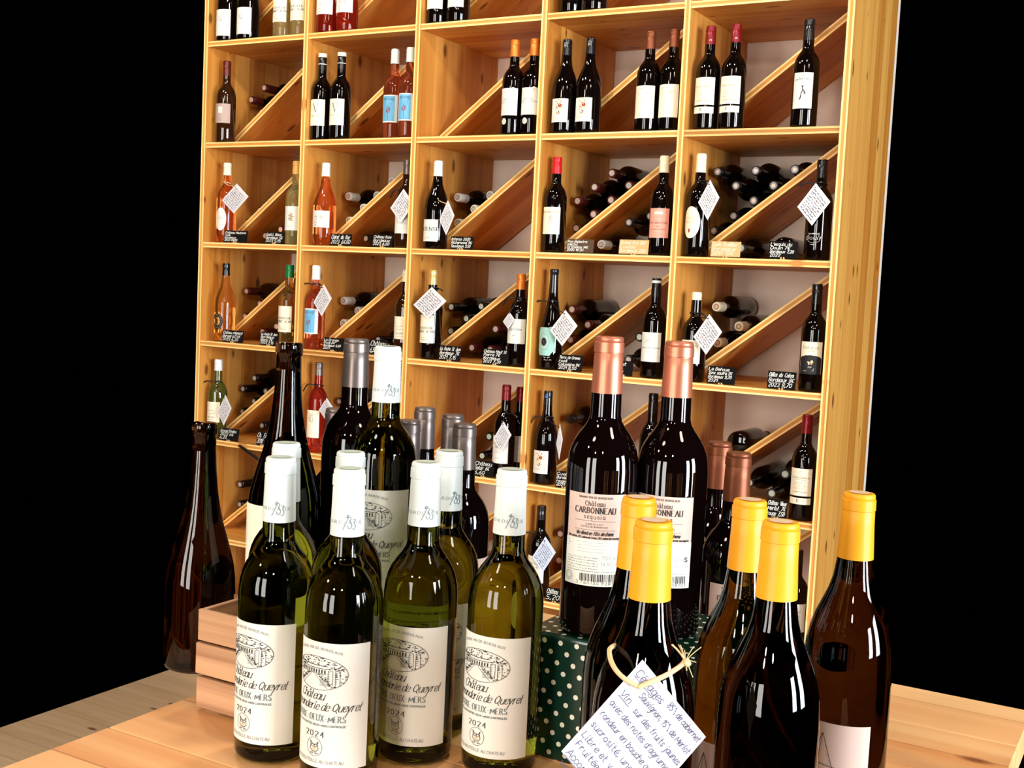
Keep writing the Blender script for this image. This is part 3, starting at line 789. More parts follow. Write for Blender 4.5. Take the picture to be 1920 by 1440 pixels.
for (u, v, lb) in ((820, 41, 'dark bottle base, left of pair, middle bay, top row'), (859, 38, 'dark bottle base, right of pair, middle bay, top row'), (1071, 21, 'dark bottle base, left of pair, fourth bay, top row'), (1116, 18, 'dark bottle base, right of pair, fourth bay, top row')):
    p = on_y(u, v, .05); bottle(lb, 'bordeaux', (p.x, .05, ztop(0)), G_DARK, CAP_BLK, .055, A_PLAIN if u < 900 else None, face=6)
# second row
ST('dark bottle with wine-red capsule and grey-pink label, leftmost bay, second row', 426, 115, 0, 'bordeaux', G_BROWN, CAP_WINE, .055, A_GREYROSE, face=14)
def vcap(t, r, f):
    A_V(t, r, f)
    c = [c for c in t.children if c.name.startswith('capsule')][0]
    part('capsule_band', lathe('band_top', [(.2885, .0150), (.2885, .0160), (.3015, .0160), (.3015, 0)], CAP_CREAM), c)
    part('capsule_band', lathe('band_low', [(.262, .0144), (.262, .0156), (.266, .0156), (.266, .0144)], CAP_W), c)
ST('dark bottle with big V label, left of the pair in second bay, second row', 605.5, 102, 0, 'bordeaux', G_DARK, CAP_BLK, .055, vcap, face=10)
ST('dark bottle with big V label, right of the pair in second bay, second row', 641.5, 100, 0, 'bordeaux', G_DARK, CAP_BLK, .055, vcap, face=10)
ST('rosé bottle with blue wineglass label, left of the pair in second bay, second row', 742, 93, 0, 'bordeaux', G_ROSE2, CAP_W, .048, A_BLUE, face=12, y=.08)
ST('rosé bottle with blue wineglass label, right of the pair in second bay, second row', 771, 90, 0, 'bordeaux', G_ROSE2, CAP_W, .048, A_BLUE, face=14, y=.045)
ST('dark bottle with orange capsule and two medal stickers, left one, middle bay, second row', 967, 76, 0, 'bordeaux', G_DARK, CAP_ORA, .052, lilleton, face=4)
ST('dark bottle with orange capsule beside the upright, middle bay, second row', 1004, 74, 0, 'bordeaux', G_DARK, CAP_ORA, .052, lilleton, face=10)
ST('black-capped burgundy bottle with splash label, left of pair, fourth bay, second row', 1064.5, 75, 0, 'burgundy', G_DARK, CAP_BLK, .050, A_SPLASH, face=2)
ST('black-capped burgundy bottle with splash label, right of pair, fourth bay, second row', 1109, 72, 0, 'burgundy', G_DARK, CAP_BLK, .050, A_SPLASH, face=2)
ST('dark bottle with copper capsule and cream label, left of pair, fourth bay, second row', 1221.5, 60, 0, 'bordeaux', G_DARK, CAP_COPD, .052, A_HAY, face=2)
ST('dark bottle with copper capsule beside the upright, fourth bay, second row', 1266, 56, 0, 'bordeaux', G_DARK, CAP_COPD, .052, A_HAY, face=2)
ST('dark bottle with dark red capsule and banded label, left of pair, rightmost bay, second row', 1334, 50, 0, 'bordeaux', G_DARK, CAP_DRED, .052, e_lab, face=0)
ST('dark bottle with dark red capsule and banded label, right of pair, rightmost bay, second row', 1382, 46, 0, 'bordeaux', G_DARK, CAP_DRED, .052, e_lab, face=0)
ST('black-capped bottle with a dancing figure label, right end of rightmost bay, second row', 1519, 37, 0, 'bordeaux', G_DARK, CAP_BLK, .058, A_MARIUS, face=2)
def capmark(t, fn, f):
    c = [c for c in t.children if c.name.startswith('capsule')][0]; k = Ink(); fn(k); f0 = math.radians(f); rr = .0158
    k.build('lettering', c, lambda u, v: (rr * math.sin(f0 + u / rr), -rr * math.cos(f0 + u / rr), v))
BLUED = mat('sticker_blue', (40, 120, 200), .4)
for t in [o for o in COL.objects if o.get('label', '').endswith('fourth bay, second row') and 'splash' in o['label']]:
    capmark(t, lambda k: (k.ring(0, .284, .0055, .006, .0012, INKL, 18), k.text('D', 0, .281, .006, INKL, .001)), 10)
for t in [o for o in COL.objects if 'dark red capsule and banded label' in o.get('label', '')]:
    capmark(t, lambda k: k.text('B', 0, .250, .010, INKW, .0014, shear=.3), 14)
# third row
ST('rosé bottle with cream capsule and oval white label, leftmost bay, third row', 427, 306, 1, 'bordeaux', G_ROSE, CAP_CREAM, .046, A_OVAL, face=8)
ST('clear glass white wine with ochre capsule and flower label, leftmost bay, third row', 557, 303, 1, 'bordeaux', G_CLEAR, CAP_YEL, .046, A_FLOWER, face=14)
ST('orange rosé burgundy bottle with white capsule, second bay, third row', 612, 306, 1, 'burgundy', G_ROSE, CAP_W, .048, A_ROSEART, face=8)
ST('dark rosé bottle with silver capsule behind tag, right of second bay, third row', 765, 301, 1, 'bordeaux', G_BROWN, CAP_PEW, .048, A_PLAIN, face=12)
ST('dark burgundy bottle with white capsule and bold white label, middle bay, third row', 822.5, 302, 1, 'burgundy', G_DARK, CAP_W, .052, A_INTENSE, face=-4)
ST('dark bottle with bright red capsule and monogram label, fourth bay, third row', 1045.5, 295, 1, 'bordeaux', G_DARK, CAP_RED, .052, A_BALESTRE, face=6)
ST('dark bottle with cream capsule and salmon pink label, fourth bay, third row', 1247, 293, 1, 'bordeaux', G_DARK, CAP_CREAM, .050, A_PINKB, face=8)
ST('dark bottle with cream capsule and drop-shaped label, rightmost bay, third row', 1316, 289, 1, 'bordeaux', G_DARK, CAP_CREAM, .054, drop, face=-14)
ST('black bottle with white script printed on the glass, right end of third row', 1543, 300, 1, 'bordeaux', G_DARK, CAP_BLK, .054, doumin, face=6)
# fourth row
ST('golden burgundy bottle with black capsule and round dark emblem, leftmost bay, fourth row', 424.5, 494, 2, 'burgundy', G_GOLD, CAP_BLK, .046, round_logo, face=-6, rs=.95)
ST('white wine bottle with green capsule, leftmost bay, fourth row', 544, 497, 2, 'bordeaux', G_GOLD, CAP_GREEN, .046, A_ROCHE, face=8)
ST('rosé bottle with blue wineglass label and white tag, second bay, fourth row', 593.5, 498, 2, 'bordeaux', G_ROSE2, CAP_W, .050, A_BLUEX, face=8)
ST('cream-capped bottle with cream label beside the upright, second bay, fourth row', 763, 507, 2, 'bordeaux', G_BROWN, CAP_CREAM, .040, A_COAT, face=8, rs=.98)
ST('dark bottle with gold capsule and grey label, left of middle bay, fourth row', 813, 507, 2, 'bordeaux', G_DARK, CAP_GOLD, .048, A_ROCHE, face=-2)
ST('dark bottle with orange capsule and white label, middle bay, fourth row', 978, 514, 2, 'bordeaux', G_DARK, CAP_ORA, .050, A_TAGSIDE, face=8)
ST('black bottle with teal hexagonal label, fourth bay, fourth row', 1040, 505, 2, 'slope', G_DARK, CAP_BLK, .070, hexteal, face=-8, rs=.93)
def whiteband(t, r, f):
    A_MAISON(t, r, f)
    c = [c for c in t.children if c.name.startswith('capsule')][0]
    part('capsule_band', lathe('band_w', [(.286, .0150), (.286, .0160), (.2935, .0160), (.2935, .0150)], CAP_W), c)
ST('black-capped bottle with white ring on the capsule and pale label, fourth bay, fourth row', 1232, 522, 2, 'bordeaux', G_DARK, CAP_BLK, .055, whiteband, face=6)
ST('dark bottle with short cream wax cap, rightmost bay, fourth row', 1307, 548, 2, 'bordeaux', G_DARK, CAP_CREAM, .026, belvue, face=0)
ST('black-capped bottle with cream and black label, right end of fourth row', 1533.5, 533, 2, 'bordeaux', G_DARK, CAP_BLK, .055, belvue2, face=4)
# fifth row
ST('olive bottle with white capsule and round medal, leftmost bay, fifth row', 410, 674, 3, 'bordeaux', G_OLIVE2, CAP_W, .042, A_COAT, face=4)
ST('rosé bottle with silver capsule and monogram label, second bay, fifth row', 598.5, 680, 3, 'bordeaux', G_RED, CAP_PEW, .042, A_HSJ, face=4)
ST('dark bottle with dark red capsule and tag, left of pair, middle bay, fifth row', 950.5, 722, 3, 'bordeaux', G_DARK, CAP_DRED, .048, A_PLAIN, face=0)
ST('dark bottle with dark red capsule beside the upright, middle bay, fifth row', 977.5, 726, 3, 'bordeaux', G_DARK, CAP_DRED, .048, A_CIRC, face=8, y=.13)
ST('black-capped burgundy bottle with splash label and blue dot, fourth bay, fifth row', 1028.5, 733, 3, 'burgundy', G_DARK, CAP_BLK, .044, A_SPLASH, face=0, rs=.95)
ST('all dark bottle seen between the two copper-capped bottles, fourth bay, fifth row', 1226, 738, 3, 'bordeaux', G_DARK, CAP_BLK, .055, None, face=0)
ST('dark bottle with dark red capsule and banded label, rightmost bay, fifth row', 1515, 778, 3, 'bordeaux', G_DARK, CAP_DRED, .052, e_lab, face=0)
capmark([o for o in COL.objects if 'blue dot' in o.get('label', '')][0], lambda k: (k.ell(0, .284, .006, .006, BLUED, 18), k.ring(0, .284, .0035, .0035, .0008, CAP_BLK, 14)), 4)
# sixth row
ST('dark bottle with blue-white tag, fourth bay, sixth row', 1016, 948, 4, 'bordeaux', G_DARK, CAP_BLK, .045, A_PLAIN, face=2)
ST('dark bottle with white label behind yellow capsules, rightmost bay, sixth row', 1497, 1030, 4, 'bordeaux', G_DARK, CAP_BLK, .045, A_PLAIN, face=20)

# ------------------------------------------------------------------ bottles lying in the bays (cap centres, neck forward)
ORD = ['topmost', 'second', 'third', 'fourth', 'fifth', 'sixth', 'seventh', 'eighth']
LY = {
 (0, 0): [(497, 167, 'w'), (469, 190, 'w'), (512, 191, 'w'), (486, 211, 'w'), (464, 233, 'w')],
 (0, 1): [(481, 404, 'r'), (461, 421, 'r'), (526, 430, 'k', 1), (496, 444, 'k', 1)],
 (0, 2): [(462, 546, 'w'), (487, 571, 'w'), (459, 593, 'w'), (518, 612, 'k', 1), (492, 622, 'k', 1)],
 (0, 3): [(477, 709, 'c'), (450, 729, 'c'), (498, 734, 'c'), (475, 755, 'c'), (451, 775, 'c'), (491, 798, 'c', 1)],
 (0, 4): [(447, 908, 'c'), (443, 951, 'c')],
 (1, 1): [(653, 368, 'l'), (705, 370, 'l'), (734, 345, 'l'), (681, 395, 'l'), (654, 419, 'l'), (686, 449, 'c', 1)],
 (1, 2): [(644, 564, 'l'), (670, 587, 'l'), (643, 608, 'l'), (709, 637, 'c', 1), (741, 639, 'c', 1)],
 (1, 3): [(628, 752, 'c')],
 (2, 1): [(858, 370, 'l'), (918, 369, 'l'), (888, 397, 'l'), (858, 423, 'l')],
 (2, 2): [(847, 576, 'g'), (901, 578, 'g'), (874, 601, 'g'), (845, 624, 'g'), (929, 617, 'r', 1), (885, 652, 'r', 1), (919, 656, 'r', 1), (953, 653, 'r', 1)],
 (2, 3): [(916, 818, 'g', 1), (905, 855, 'g', 1)],
 (3, 1): [(1148, 325, 'r'), (1115, 351, 'r'), (1178, 351, 'r'), (1083, 377, 'r'), (1145, 378, 'r'), (1112, 405, 'r'), (1080, 430, 'r'), (1127, 460, 'l', 1), (1179, 417, 'c', 1), (1219, 405, 'c', 1)],
 (3, 2): [(1069, 580, 'r'), (1102, 609, 'r'), (1069, 637, 'r'), (1199, 632, 'g', 1), (1178, 674, 'c', 1)],
 (3, 3): [(1068, 786, 'b')],
 (3, 4): [(1050, 1001, 'r'), (1048, 1054, 'r')],
 (4, 1): [(1345, 322, 'c'), (1417, 320, 'c'), (1490, 319, 'c'), (1380, 349, 'c'), (1450, 349, 'c'), (1412, 378, 'c'), (1375, 406, 'c'), (1338, 433, 'c'), (1387, 463, 'g', 1), (1468, 470, 'x', 1)],
 (4, 2): [(1343, 575, 'L'), (1385, 612, 'L'), (1345, 643, 'L')],
 (4, 3): [(1382, 842, 'x'), (1405, 905, 'g', 1), (1472, 889, 'g', 1), (1447, 925, 'g', 1)],
}
CAPS = {'w': (CAP_WINE, SILVER, None, 'silver-tipped'), 'r': (CAP_WINE, SILVER, None, 'wine-capped'), 'k': (CAP_WINE, CORKM, None, 'dark'), 'c': (CAP_BLK, SILVER, CAP_BLK, 'ring-sealed'),
        'l': (CAP_W, SILVER, INK, 'white-capped'), 'L': (CAP_CREAM, CORKM, INK, 'cream-capped'), 'g': (CAP_BLK, CAP_G, None, 'green-tipped'), 'b': (CAP_BLK, CAP_BLK, None, 'black-capped'), 'x': (CAP_BLK, CAP_BLK, None, 'base-forward')}
# brown glass for the long-necked bottle at the very left
for (i, r), lst in LY.items():
    up = sorted([q for q in lst if len(q) == 3], key=lambda q: q[1]); dn = sorted([q for q in lst if len(q) == 4], key=lambda q: q[1])
    for where, group_ in (('above', up), ('below', dn)):
        yc = .205
        zlo = ztop(r + 1) + .039; zhi = Z0 - r * H - .039
        gap = (.0375 + T / 2 + .0015) / math.cos(th)
        def keep(x, z):
            x = max(i * W + T + .0385, min((i + 1) * W - .0385, x)); z = max(zlo, min(zhi, z))
            zl = ztop(r + 1) + hh_ * (x - i * W - T) / ww_          # stay clear of the slanted board
            if where == 'above' and z < zl + gap:
                z = min(zl + gap, zhi)
                if z < zl + gap: x = i * W + T + (z - gap - ztop(r + 1)) / hh_ * ww_
            if where == 'below' and z > zl - gap:
                z = max(zl - gap, zlo)
                if z > zl - gap: x = i * W + T + (z + gap - ztop(r + 1)) / hh_ * ww_
            return x, z
        ps = [keep(*[on_y(q[0], q[1], yc)[k] for k in (0, 2)]) for q in group_]
        for it in range(120):                                        # settle the pile so that no two bottles interpenetrate
            for m_ in range(len(ps)):
                for n_ in range(m_ + 1, len(ps)):
                    dx, dz = ps[n_][0] - ps[m_][0], ps[n_][1] - ps[m_][1]; d = math.hypot(dx, dz) or 1e-6
                    if d < .0758:
                        e = (.0758 - d) / 2 / d
                        ps[m_] = keep(ps[m_][0] - dx * e, ps[m_][1] - dz * e); ps[n_] = keep(ps[n_][0] + dx * e, ps[n_][1] + dz * e)
        for n, q in enumerate(group_):
            cap, disc, ring, word = CAPS[q[2]]
            x, z = ps[n]
            nm = '%s lying bottle, %s %s the slant board, %s, %s' % (word, ORD[n] if len(group_) > 1 else 'single one', where, BAY[i], ROW[r])
            g = G_BROWN if (i, r) == (0, 2) else G_DARK
            nb = bottle(nm, 'bordeaux', (x, yc + .3005, z), g, cap, .055 if q[2] != 'c' else .045, None, lying=True, disc=disc, cap2=ring, seg=28, group='wine bottles lying in the bays')
            if q[2] == 'x': nb.rotation_euler = (-PI / 2, 0, 0); nb.location.y = yc

# ------------------------------------------------------------------ price signs on the shelf edges
SIGNS = [  # u0,u1,v0,v1 (left, right, top, bottom), row, board look, lines, where
 (420, 460, 432, 455, 1, 's', ('Château Haubane', 'rosé', 'Bordeaux', '2023 8€90'), 'left part of leftmost bay, third row'),
 (497, 530, 435, 455, 1, 's', ('Gold L Blanc', 'Bordeaux 5€', '2023 5,95'), 'right part of leftmost bay, third row'),
 (619, 656, 438, 459, 1, 's', ('Clairet du Roy', '2023 6€60'), 'left part of second bay, third row'),
 (698, 733, 439, 462, 1, 's', ('Château Rose', 'Bordeaux', '2023 6,60'), 'right part of second bay, third row'),
 (844, 885, 443, 467, 1, 's', ('Intense 2020', 'Richemond 9€', 'Sauvignon 9,50'), 'middle bay, third row'),
 (1061, 1110, 448, 475, 1, 'b', ('Roc Balestre', 'Merlot', 'St Emilion 14€', '2020 14,50'), 'left part of fourth bay, third row'),
 (1160, 1213, 449, 477, 1, 'w', ('Grand Roc Bal', 'Lussac', 'Bordeaux 20€'), 'right part of fourth bay, third row'),
 (1332, 1386, 452, 481, 1, 'w', ('Cuvée Tradition', 'Bordeaux', '2019 12€'), 'left part of rightmost bay, third row'),
 (1441, 1493, 452, 484, 1, 's', ("L'esquis du", 'Douin 7€', 'Bordeaux 7,20', '2022'), 'right part of rightmost bay, third row'),
 (416, 453, 619, 643, 2, 's', ('Château Mignard', 'Bergerac 6€', '2023 6,20'), 'left part of leftmost bay, fourth row'),
 (487, 519, 622, 648, 2, 's', ('La Roche St Jean', 'Bordeaux', 'Blanc 7€', '2023 7,15'), 'right part of leftmost bay, fourth row'),
 (605, 641, 633, 658, 2, 's', ('La Grange', 'Rosé 6€', 'Bordeaux 6,60', '2023'), 'left part of second bay, fourth row'),
 (692, 722, 636, 662, 2, 's', ('Château', '6,90 2021'), 'right part of second bay, fourth row'),
 (822, 861, 648, 677, 2, 's', ('La Roche St Jean', 'Bordeaux 7€', '2021 7,15'), 'left part of middle bay, fourth row'),
 (904, 950, 654, 684, 2, 's', ('Château Haut St', 'Pierre 7€', 'Bordeaux', '2022 7,30'), 'right part of middle bay, fourth row'),
 (1045, 1089, 665, 696, 2, 's', ('Terra de Graves', 'rosé', 'Columbine 8€', '2021 8,50'), 'left part of fourth bay, fourth row'),
 (1150, 1184, 676, 704, 2, 's', ('Haut', '7€', '7,10'), 'behind the copper capsule, fourth bay, fourth row'),
 (1325, 1376, 685, 719, 2, 's', ('Le Belvue', 'Sans soufre 9€', 'Bordeaux 9,70', '2021'), 'left part of rightmost bay, fourth row'),
 (1438, 1490, 696, 729, 2, 's', ('Délice du Colom', 'Bordeaux 8€', '2023 8,70'), 'right part of rightmost bay, fourth row'),
 (411, 444, 803, 829, 3, 's', ('Grand Enclos', '2022 6€', '6,20'), 'left part of leftmost bay, fifth row'),
 (480, 502, 809, 838, 3, 's', ('Ch. Enc', '2018 4€'), 'right part of leftmost bay, fifth row'),
 (888, 921, 863, 894, 3, 's', ('Château', 'Belair 6€', '6,60'), 'middle bay, fifth row'),
 (1041, 1072, 882, 914, 3, 's', ('Cuvée', 'Bordeaux', 'rouge 9€', '2021'), 'fourth bay, fifth row'),
 (1436, 1474, 934, 969, 3, 's', ('Château Vieux', 'Merlot 7€', 'rouge 7,50'), 'rightmost bay, fifth row'),
 (1022, 1054, 1102, 1132, 4, 's', ('Château 5€', '5,20'), 'fourth bay, sixth row'),
]
SBRN = mat('sign_dark_brown', (74, 50, 30), .7); SWD = mat('sign_wood', (206, 160, 106), .7)
for (u0, u1, v0, v1, r, look, lines, where) in SIGNS:
    a = on_y(u0, v1, .006); b = on_y(u1, v1, .006); c = on_y((u0 + u1) / 2, v0, .012)
    w_ = b.x - a.x; zb = ztop(r + 1); h_ = max(.036, min(.056, c.z - zb))
    m = {'s': SLATE, 'b': SBRN, 'w': SWD}[look]
    col = {'s': 'black slate', 'b': 'brown wood', 'w': 'pale wood'}[look]
    t = thing('price_sign', '%s price sign with handwriting, %s' % (col, where), 'price sign', ((a.x + b.x) / 2, .007, zb))
    t.rotation_euler = (math.radians(-9), 0, math.radians(6))
    v, f = boxes([(-w_ / 2, w_ / 2, 0, .0025, .003, h_)])
    o = part('sign_board', mesh('sign_board', v, f, m), t); bevel(o, .001, 1)
    v, f = boxes([(-.006, -.002, -.004, .016, 0, .006), (.002, .006, -.004, .016, 0, .006)])
    part('foot', mesh('foot', v, f, SWD if look == 's' else m), t)
    k = Ink(); n = len(lines); lh = (h_ - .010) / n; white = INKW if look != 'w' else CREAM
    for q, tx in enumerate(lines):
        y = h_ - .004 - (q + .82) * lh; hh = lh * .78
        tot = len(tx) * 5.6
        wide = min(1.0, (w_ * .92) / (tot * hh / 6))
        k.text(tx, -w_ * .46, y, hh, white, .0015, shear=.25, align='l', sp=.6 * wide, wide=wide)
    k.build('lettering', o, lambda x, z: (x, -.0004, z))

# ------------------------------------------------------------------ paper tags on the necks of shelf bottles
def tube(pts, r, m, name, parent, seg=6, smooth_n=2):
    P = [Vector(p) for p in pts]
    for _ in range(smooth_n):
        q = [P[0]]
        for a, b in zip(P[:-1], P[1:]): q += [a * .75 + b * .25, a * .25 + b * .75]
        P = q + [P[-1]]
    vs, fs = [], []
    for i, p in enumerate(P):
        d = (P[min(i + 1, len(P) - 1)] - P[max(i - 1, 0)]).normalized()
        s = d.cross(Vector((0.3, .2, 1))).normalized(); n = d.cross(s)
        vs += [p + (s * math.cos(2 * PI * k / seg) + n * math.sin(2 * PI * k / seg)) * r for k in range(seg)]
    for i in range(len(P) - 1):
        for k in range(seg):
            a = i * seg + k; b = i * seg + (k + 1) % seg; fs.append((a, b, b + seg, a + seg))
    fs += [tuple(range(seg))[::-1], tuple(range(len(vs) - seg, len(vs)))]
    return part(name, mesh(name, vs, fs, m, smooth=True), parent)
TAGS = [ # centre u,v ; neck u,v (string) ; half diagonals in px (across, up) ; sheet ratio ; string colour ; where ; yaw
 (441, 372, 426, 344, 25, 28, TWINE, 'on the rosé bottle with oval label, leftmost bay, third row'),
 (754, 386, 764, 358, 22, 32, RIBBON, 'right end of second bay, third row'),
 (838, 408, 822, 372, 14, 33, TWINE, 'on the white-capped burgundy bottle, middle bay, third row'),
 (1329, 375, 1314, 342, 20, 38, RIBBON, 'on the drop-label bottle, rightmost bay, third row'),
 (1526, 383, 1540, 346, 31, 40, RIBBON, 'on the last bottle, right edge of third row'),
 (605, 563, 594, 533, 17, 30, RIBBON, 'on the blue-label rosé, second bay, fourth row'),
 (806, 568, 813, 541, 31, 30, RIBBON, 'on the gold-capped bottle, middle bay, fourth row'),
 (954, 601, 977, 560, 11, 16, RIBBON, 'peeking left of the orange-capped bottle, middle bay, fourth row'),
 (1057, 615, 1038, 566, 26, 34, RIBBON, 'on the teal-label bottle, fourth bay, fourth row'),
 (1327, 627, 1304, 588, 27, 38, RIBBON, 'on the wax-capped bottle, rightmost bay, fourth row'),
 (421, 769, 410, 716, 13, 29, RIBBON, 'on the olive bottle, leftmost bay, fifth row'),
 (611, 766, 599, 722, 13, 20, RIBBON, 'on the monogram rosé, second bay, fifth row'),
 (942, 819, 952, 775, 17, 29, RIBBON, 'on the red-capsule pair, middle bay, fifth row'),
 (1049, 828, 1029, 782, 6, 34, RIBBON, 'edge-on beside the splash-label bottle, fourth bay, fifth row'),
 (1020, 1040, 1014, 1000, 22, 34, RIBBON, 'on the dark bottle, fourth bay, sixth row'),
]
for n, (u, v, nu, nv, hu, hv, sm, where) in enumerate(TAGS):
    y = .004
    c = on_y(u, v, y); cs = [on_y(u + dx, v + dy, y) for dx, dy in ((hu * .12, -hv), (hu, -hv * .12), (-hu * .12, hv), (-hu, hv * .12))]
    q = [p - c for p in cs]
    blue = where.endswith('sixth row')
    t = thing('paper_tag', '%s tag on %s string, %s' % ('bluish paper' if blue else 'paper', 'tan' if sm is TWINE else 'black', where), 'tag', tuple(c))
    vs = [tuple(p + Vector((0, d, 0))) for d in (0, .0006) for p in q]
    o = part('paper', mesh('paper', vs, [(3, 2, 1, 0), (4, 5, 6, 7), (0, 1, 5, 4), (1, 2, 6, 5), (2, 3, 7, 6), (3, 0, 4, 7)], BLUETAG if blue else TAGP), t)
    k = Ink(); A, B_, C_, D_ = q
    for j in range(9):
        s = (j + 1.6) / 11; k.scribble(.10, .90, s, .045, INK, .016, j + n * 17)
    k.build('lettering', o, lambda a, b: A + (B_ - A) * a + (D_ - A) * b + Vector((0, -.0006, 0)))
    nk = on_y(nu, nv, .052) - c; hole = A * .78 + C_ * .0
    R_ = .0175
    ringp = [nk + Vector((R_ * math.cos(a), R_ * math.sin(a), -.004 * math.sin(a))) for a in [i * PI / 6 for i in range(13)]]
    tube(ringp, .0015, sm, 'string', t, 6, 1)
    tube([nk + Vector((0, -R_, .002)), (nk + hole) / 2 + Vector((0, -.014, -.004)), hole + Vector((0, -.002, 0))], .0014, sm, 'string', t)
    if sm is RIBBON:
        tail = -1 if n % 3 else 1
        tube([nk + Vector((tail * .012, -R_ * .8, 0)), nk + Vector((tail * .035, -R_ - .01, .004)), nk + Vector((tail * .055, -R_ - .008, -.006 - .02 * (n % 2)))], .0026, sm, 'ribbon_tail', t)
# black ribbon end lying over the shelf edge, lower left
c = on_y(466, 852, -.012)
rb = thing('black_ribbon_end', 'thick black ribbon end drooping over the shelf edge, leftmost bay, fifth row', 'ribbon', tuple(c))
tube([on_y(445, 832, .03) - c, on_y(452, 838, -.004) - c, on_y(468, 849, -.014) - c, on_y(486, 862, -.018) - c], .0058, RIBBON, 'ribbon_body', rb, 8)

# ------------------------------------------------------------------ display table with what stands on it
tb = thing('display_table', 'pale pine display table in front of the shelving', 'table', (2.84, -2.25, 0))
tx0, tx1, ty0, ty1 = -.44, .38, -.42, .40
npl = 6; pw = (ty1 - ty0) / npl
v, f = boxes([(tx0, tx1, -pw / 2 + .0008, pw / 2 - .0008, -.034, 0)])
plank = mesh('plank', v, f, TABLEWOOD)
for k in range(npl):
    o = part('plank', plank, tb, (0, ty0 + (k + .5) * pw, TBL)); bevel(o, .0012, 1)
v, f = boxes([(-.03, .03, -.03, .03, 0, TBL - .034)]); leg = mesh('leg', v, f, TABLEWOOD)
for sx in (tx0 + .06, tx1 - .06):
    for sy in (ty0 + .06, ty1 - .06): part('leg', leg, tb, (sx, sy, 0))
v, f = boxes([(tx0 + .09, tx1 - .09, ty0 + .05, ty0 + .07, TBL - .12, TBL - .034), (tx0 + .09, tx1 - .09, ty1 - .07, ty1 - .05, TBL - .12, TBL - .034)])
part('apron', mesh('apron', v, f, TABLEWOOD), tb)

# open slatted crate at the left
CX0, CX1, CY0, CY1 = 2.436, 2.650, -2.4435, -2.357
cr = thing('slatted_crate', 'small open crate of rough wooden slats at the left table edge', 'crate', ((CX0 + CX1) / 2, (CY0 + CY1) / 2, TBL))
lx, ly = (CX1 - CX0) / 2, (CY1 - CY0) / 2
for lv in range(3):
    z0 = .004 + lv * .0375
    rr_ = random.Random(lv); d = rr_.uniform(-.0015, .0015)
    for sy in (-1, 1):
        v, f = boxes([(-lx - .002 + d, lx + .002 + d, -.003, .003, 0, .0345)]); o = part('slat', mesh('slat', v, f, CRATEWOOD), cr, (0, sy * (ly - .003), z0)); bevel(o, .0012, 2)
    for sx in (-1, 1):
        v, f = boxes([(-ly + .0065, ly - .0065, -.003, .003, 0, .0345)]); o = part('slat', mesh('slat', v, f, CRATEWOOD), cr, (sx * (lx - .003), 0, z0), (0, 0, PI / 2)); bevel(o, .0012, 2)
# riser behind it
rz_ = Z0 - 1.2335 - TBL
rs_ = thing('wooden_riser', 'plain wooden riser box hidden behind the slatted crate', 'box', (2.505, -2.245, TBL))
v, f = boxes([(-.105, .105, -.105, .105, rz_ - .012, rz_)]); part('lid', mesh('lid', v, f, CRATEWOOD), rs_)
for sx in (-1, 1):
    v, f = boxes([(-.10, .10, -.005, .005, 0, rz_ - .012)])
    part('side_panel', mesh('side_panel', v, f, CRATEWOOD), rs_, (sx * .10, 0, 0), (0, 0, PI / 2))
    part('side_panel', mesh('side_panel', boxes([(-.093, .093, -.005, .005, 0, rz_ - .012)])[0], f, CRATEWOOD), rs_, (0, sx * .10, 0))
# box in green dotted oilcloth
bx_h = Z0 - 1.2065 - TBL
gb = thing('dotted_box', 'box wrapped in dark green oilcloth with white polka dots', 'box', (2.975, -2.235, TBL))
gx0, gx1, gy0, gy1 = 2.7835 - 2.975, .02, -2.333 + 2.235, .075
v, f = boxes([(gx0, gx1, gy0, gy1, 0, bx_h - .0025)]); o = part('carton', mesh('carton', v, f, KRAFT), gb)
v, f = boxes([(gx0 - .0015, gx1 + .0015, gy0 - .0015, gy1 + .0015, .001, bx_h)]); o = part('oilcloth', mesh('oilcloth', v, f, DOTS), gb); bevel(o, .004, 3)

# ------------------------------------------------------------------ bottles on the table
def tbl(label, u, v, kind, glass, cap, capl, art=None, base=TBL, ztp=Z0 - 1.038, depth=None, face=0, disc=None, dxy=(0, 0), hs=None, rs=1.0, **kw):
    p = at(u, v, depth) if depth else on_z(u, v, ztp)
    h = (p.z if depth else ztp) - base
    return bottle(label, kind, (p.x + dxy[0], p.y + dxy[1], base), glass, cap, capl, art, hs=hs or h / .30, rs=rs, seg=64, face=face, disc=disc, **kw)
GQ = 'white-capped wine bottles on the table'
tbl('green bottle with white capsule, front row left, beside the slatted crate', 527, 858, 'bordeaux', G_OLIVE, CAP_W, .0625, queyret, face=-8, disc=CAP_G, group=GQ)
tbl('green bottle with white capsule, nearest and lowest label, second from left', 656, 876, 'bordeaux', G_OLIVE, CAP_W, .0625, queyret, face=-1, disc=CAP_G, group=GQ, dxy=(.006, -.008))
tbl('green bottle with white capsule, third from left in the front row', 800, 865, 'bordeaux', G_OLIVE, CAP_W, .0625, queyret, face=1, disc=CAP_G, group=GQ, dxy=(.004, -.006))
tbl('green bottle with white capsule, front row right, against the dotted box', 961, 875, 'bordeaux', G_OLIVE, CAP_W, .0625, queyret, face=-7, disc=CAP_G, group=GQ, dxy=(.0100, -.018))
tbl('green bottle with white capsule, behind the leftmost front bottle', 522, 832, 'bordeaux', G_OLIVE, CAP_W, .0625, queyret, face=-50, disc=CAP_G, group=GQ, base=TBL + .001, dxy=(.003, .010))
tbl('green bottle with white capsule, behind the nearest front bottle', 655, 848, 'bordeaux', G_OLIVE, CAP_W, .0625, queyret, face=-62, disc=CAP_G, group=GQ, base=TBL + .001, dxy=(.001, .0015))
